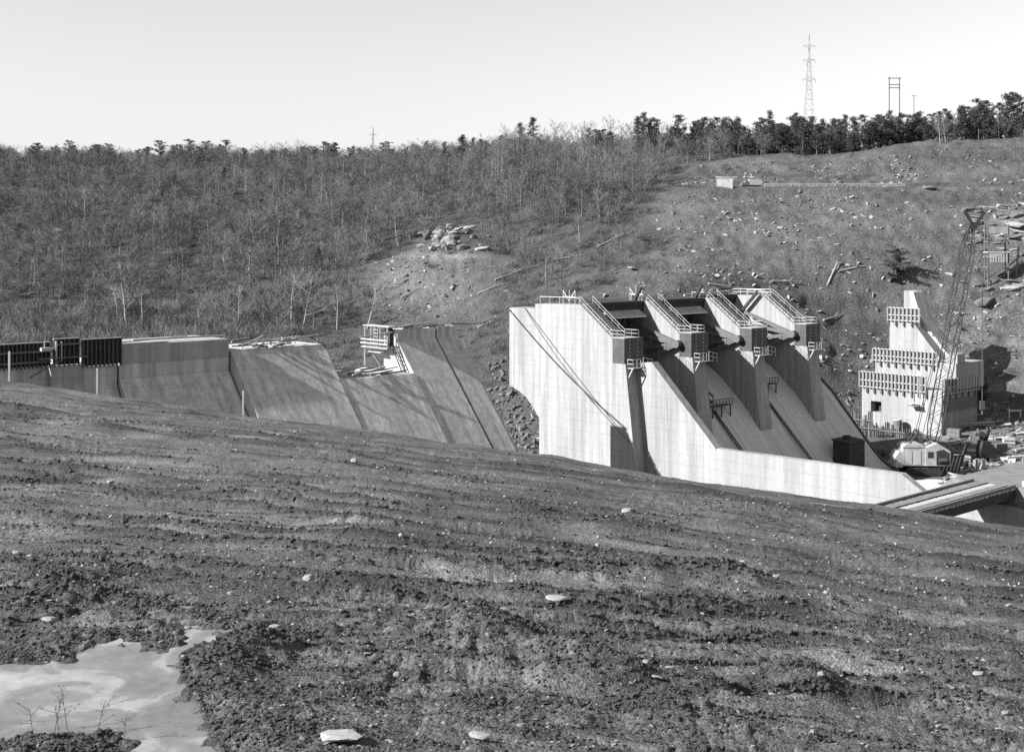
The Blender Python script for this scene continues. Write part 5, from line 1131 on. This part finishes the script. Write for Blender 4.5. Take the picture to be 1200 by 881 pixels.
gn_scatter('slope_scrub', B1, np.stack([X, Y, hill_z(X, Y)], 1), np.stack([h * 1.5, h * 1.5, h], 1), 'patches of low dead scrub on the stripped slope', rng, 0.2)
# rubble on the stripped slope
n = 52000; X = r_.uniform(-60, 190, n); Y = r_.uniform(228, 410, n); px = 600 + F * X / Y; Zr = hill_z(X, Y); dep = HZ - F * Zr / Y
w = cleared(X, Y) * np.clip(0.28 + 1.1 * fbm(X / 20, Y / 12, 3, 77) + 0.5 * np.exp(-((px - 510) / 60) ** 2) + 0.3 * (dep > 330), 0.03, 1)
keep = (r_.random(n) < w) & (Zr > -37) & ((Y < 350) | (Y > 374)) & (px < 1260); X, Y, Zr = X[keep], Y[keep], Zr[keep]; h = 0.07 + 0.62 * r_.random(len(X)) ** 7
gn_scatter('slope_rubble', [[next(o for o in bpy.data.objects if o.type == 'MESH' and o.data == m_)] for m_ in RKM], np.stack([X, Y, Zr + 0.1 * h], 1), np.stack([h * 1.4, h, h * 0.9], 1), 'broken rock and rubble strewn over the stripped slope', r_, 0.5)
# fallen logs
for i, (px, py, L, az, lab) in enumerate([(165, 320, 9, .5, 0), (35, 346, 5, 0.1, 0), (110, 268, 7, -.7, 0), (405, 300, 8, .5, 0), (560, 345, 7, .8, 0), (580, 330, 8, .7, 0), (470, 350, 7, 1.0, 0), (560, 385, 6, .4, 0), (650, 305, 8, .6, 0), (700, 290, 9, .9, 0), (970, 335, 9, 1.35, 1), (985, 318, 7, .1, 1), (965, 378, 9, 1.2, 1), (905, 330, 8, .5, 1), (830, 335, 9, .3, 1)]):
    X, Y, Z = hit(px, py); d = Vector((math.cos(az), 0.5, 0)); d.normalize(); x2, y2 = X + d.x * L, Y + d.y * L * 0.6; z2 = hz(x2, y2) + rnd.uniform(0.2, 1.0)
    o = one('fallen_log', 'palebark', lambda b: (b.tube((0, 0, 0.15), (x2 - X, y2 - Y, z2 - Z), 0.24, 0.12, n=7), b.tube(((x2 - X) * 0.6, (y2 - Y) * 0.6, (z2 - Z) * 0.6), ((x2 - X) * 0.75, (y2 - Y) * 0.6, (z2 - Z) * 0.6 + 1.2), 0.08, 0.04, n=5)))
    o.location = (X, Y, Z); tag(o, ['pale fallen log on the wooded slope', 'pale fallen log on the stripped rocky slope'][lab], 'log', ['fallen logs on the wooded slope', 'fallen logs on the stripped slope'][lab])
# dry weeds standing in the puddle's near edge
for i, (px, py, h) in enumerate([(62, 862, .6), (80, 855, .65), (112, 860, .55), (40, 866, .5), (72, 868, .6), (145, 868, .4)]):
    Y = -ZP * F / (py - HZ); X = (px - 600) / F * Y; t = thing('dry_weed', (X, Y, ZP - 0.05), 'thin dry weed stalk at the near edge of the frozen puddle', 'weed', 'dry weeds by the puddle'); r = random.Random(i); lean = Vector((r.uniform(-.25, .25), r.uniform(-.1, .1), 1)) * h * 0.7
    one('stalk', 'weed', lambda b: b.tube((0, 0, 0), lean, 0.003, 0.0018), t)
    def tw_(b):
        for j in range(9):
            f = r.uniform(0.35, 1); p = lean * f; d = Vector((r.gauss(0, .12), r.gauss(0, .1), r.uniform(.03, .14))); b.tube(p, p + d * 0.6, 0.002, 0.001); b.tube(p + d * 0.6, p + d * 0.68, 0.004, 0.002)
    q = one('twigs', 'weed', tw_, t); q['kind'] = 'stuff'

# loose grains of the bank: single clods and pebbles, then the uncountable rest
def small(name, m, spots, label, cat, group, seed):
    out = []
    for i, (px, py, w) in enumerate(spots):
        V, T = RM[3 + (i + seed) % 5]; me = bpy.data.meshes.new(name); me.from_pydata(V.tolist(), [], T.tolist()); me.update(); me.materials.append(M[m])
        X, Y = fg_px(px, py); s_ = w / F * Y / 2.2; o = bpy.data.objects.new(name, me); col.objects.link(o); o.location = (X, Y, float(fg_z(np.array([X]), np.array([Y]))[0]) + 0.2 * s_); o.scale = (s_, s_, s_); o.rotation_euler = (.2 * i, .1, i); tag(o, label, cat, group); out.append([o])
    return out
CL = small('soil_clod', 'clod', [(560, 780, 16), (600, 790, 14), (690, 812, 16), (720, 845, 15), (840, 700, 13)], 'big dark clod on the churned heaps', 'clod', 'big clods on the heaps', 0)
PB = small('pebble', 'stone', [(520, 850, 7), (1000, 850, 7), (850, 800, 7), (300, 800, 6), (700, 760, 6)], 'small pale pebble set in the churned soil', 'pebble', 'pebbles in the soil', 2)
def grains(n, dmax):
    tt = r_.uniform(-0.47, 0.47, n); dp = r_.uniform(0.125, dmax, n); ok = dp > edge_dep(tt) + 0.002; tt, dp = tt[ok], dp[ok]
    Yq = bank_Y(tt, dp); Xq = tt * Yq; ok = (poly_sd(Xq, Yq, PUDG) > 0.03) & (Yq < 85); return Xq[ok], Yq[ok]
X, Y = grains(230000, 0.43); fw = np.maximum(furrow(X, Y), rut_berm(X, Y)); cl_ = fbm(X / 1.6, Y / 1.2, 3, 71); heap = np.zeros_like(X)
for bx, by, w, l, a in BERMG: heap = np.maximum(heap, np.exp(-(((X - bx) / w) ** 2 + ((Y - by) / l) ** 2)))
heap = np.maximum(heap, 0.8 * np.exp(-np.clip(poly_sd(X, Y, PUDG), 0, None) / 1.5) * (Y < 22))
wt = np.clip(0.05 + 0.75 * fw + 0.55 * heap + 0.35 * np.clip(cl_, 0, 1), 0, 1); ok = r_.random(len(X)) < wt; X, Y, fw = X[ok], Y[ok], np.maximum(fw, heap)[ok]
px_ = (0.7 + (1.8 + 3.0 * fw) * r_.random(len(X)) ** 2.6) * np.clip((Y / 14) ** -0.35, 0.55, 1.1); h = px_ / F * Y; pos = np.stack([X, Y, fg_z(X, Y) + 0.15 * h], 1)
gn_scatter('soil_crumbs', CL, pos, np.stack([h, h, h * r_.uniform(0.6, 1.1, len(h))], 1), 'dark crumbly clods strewn over the soil bank', r_, 0.5)
X, Y = grains(17000, 0.43); px_ = (0.6 + 2.2 * r_.random(len(X)) ** 5) * np.clip((Y / 14) ** -0.3, 0.6, 1.1); h = px_ / F * Y; pos = np.stack([X, Y, fg_z(X, Y) + 0.25 * h], 1)
gn_scatter('pale_gravel', PB, pos, np.stack([h * 1.3, h, h * 0.8], 1), 'small pale gravel strewn over the soil bank', r_, 0.3)
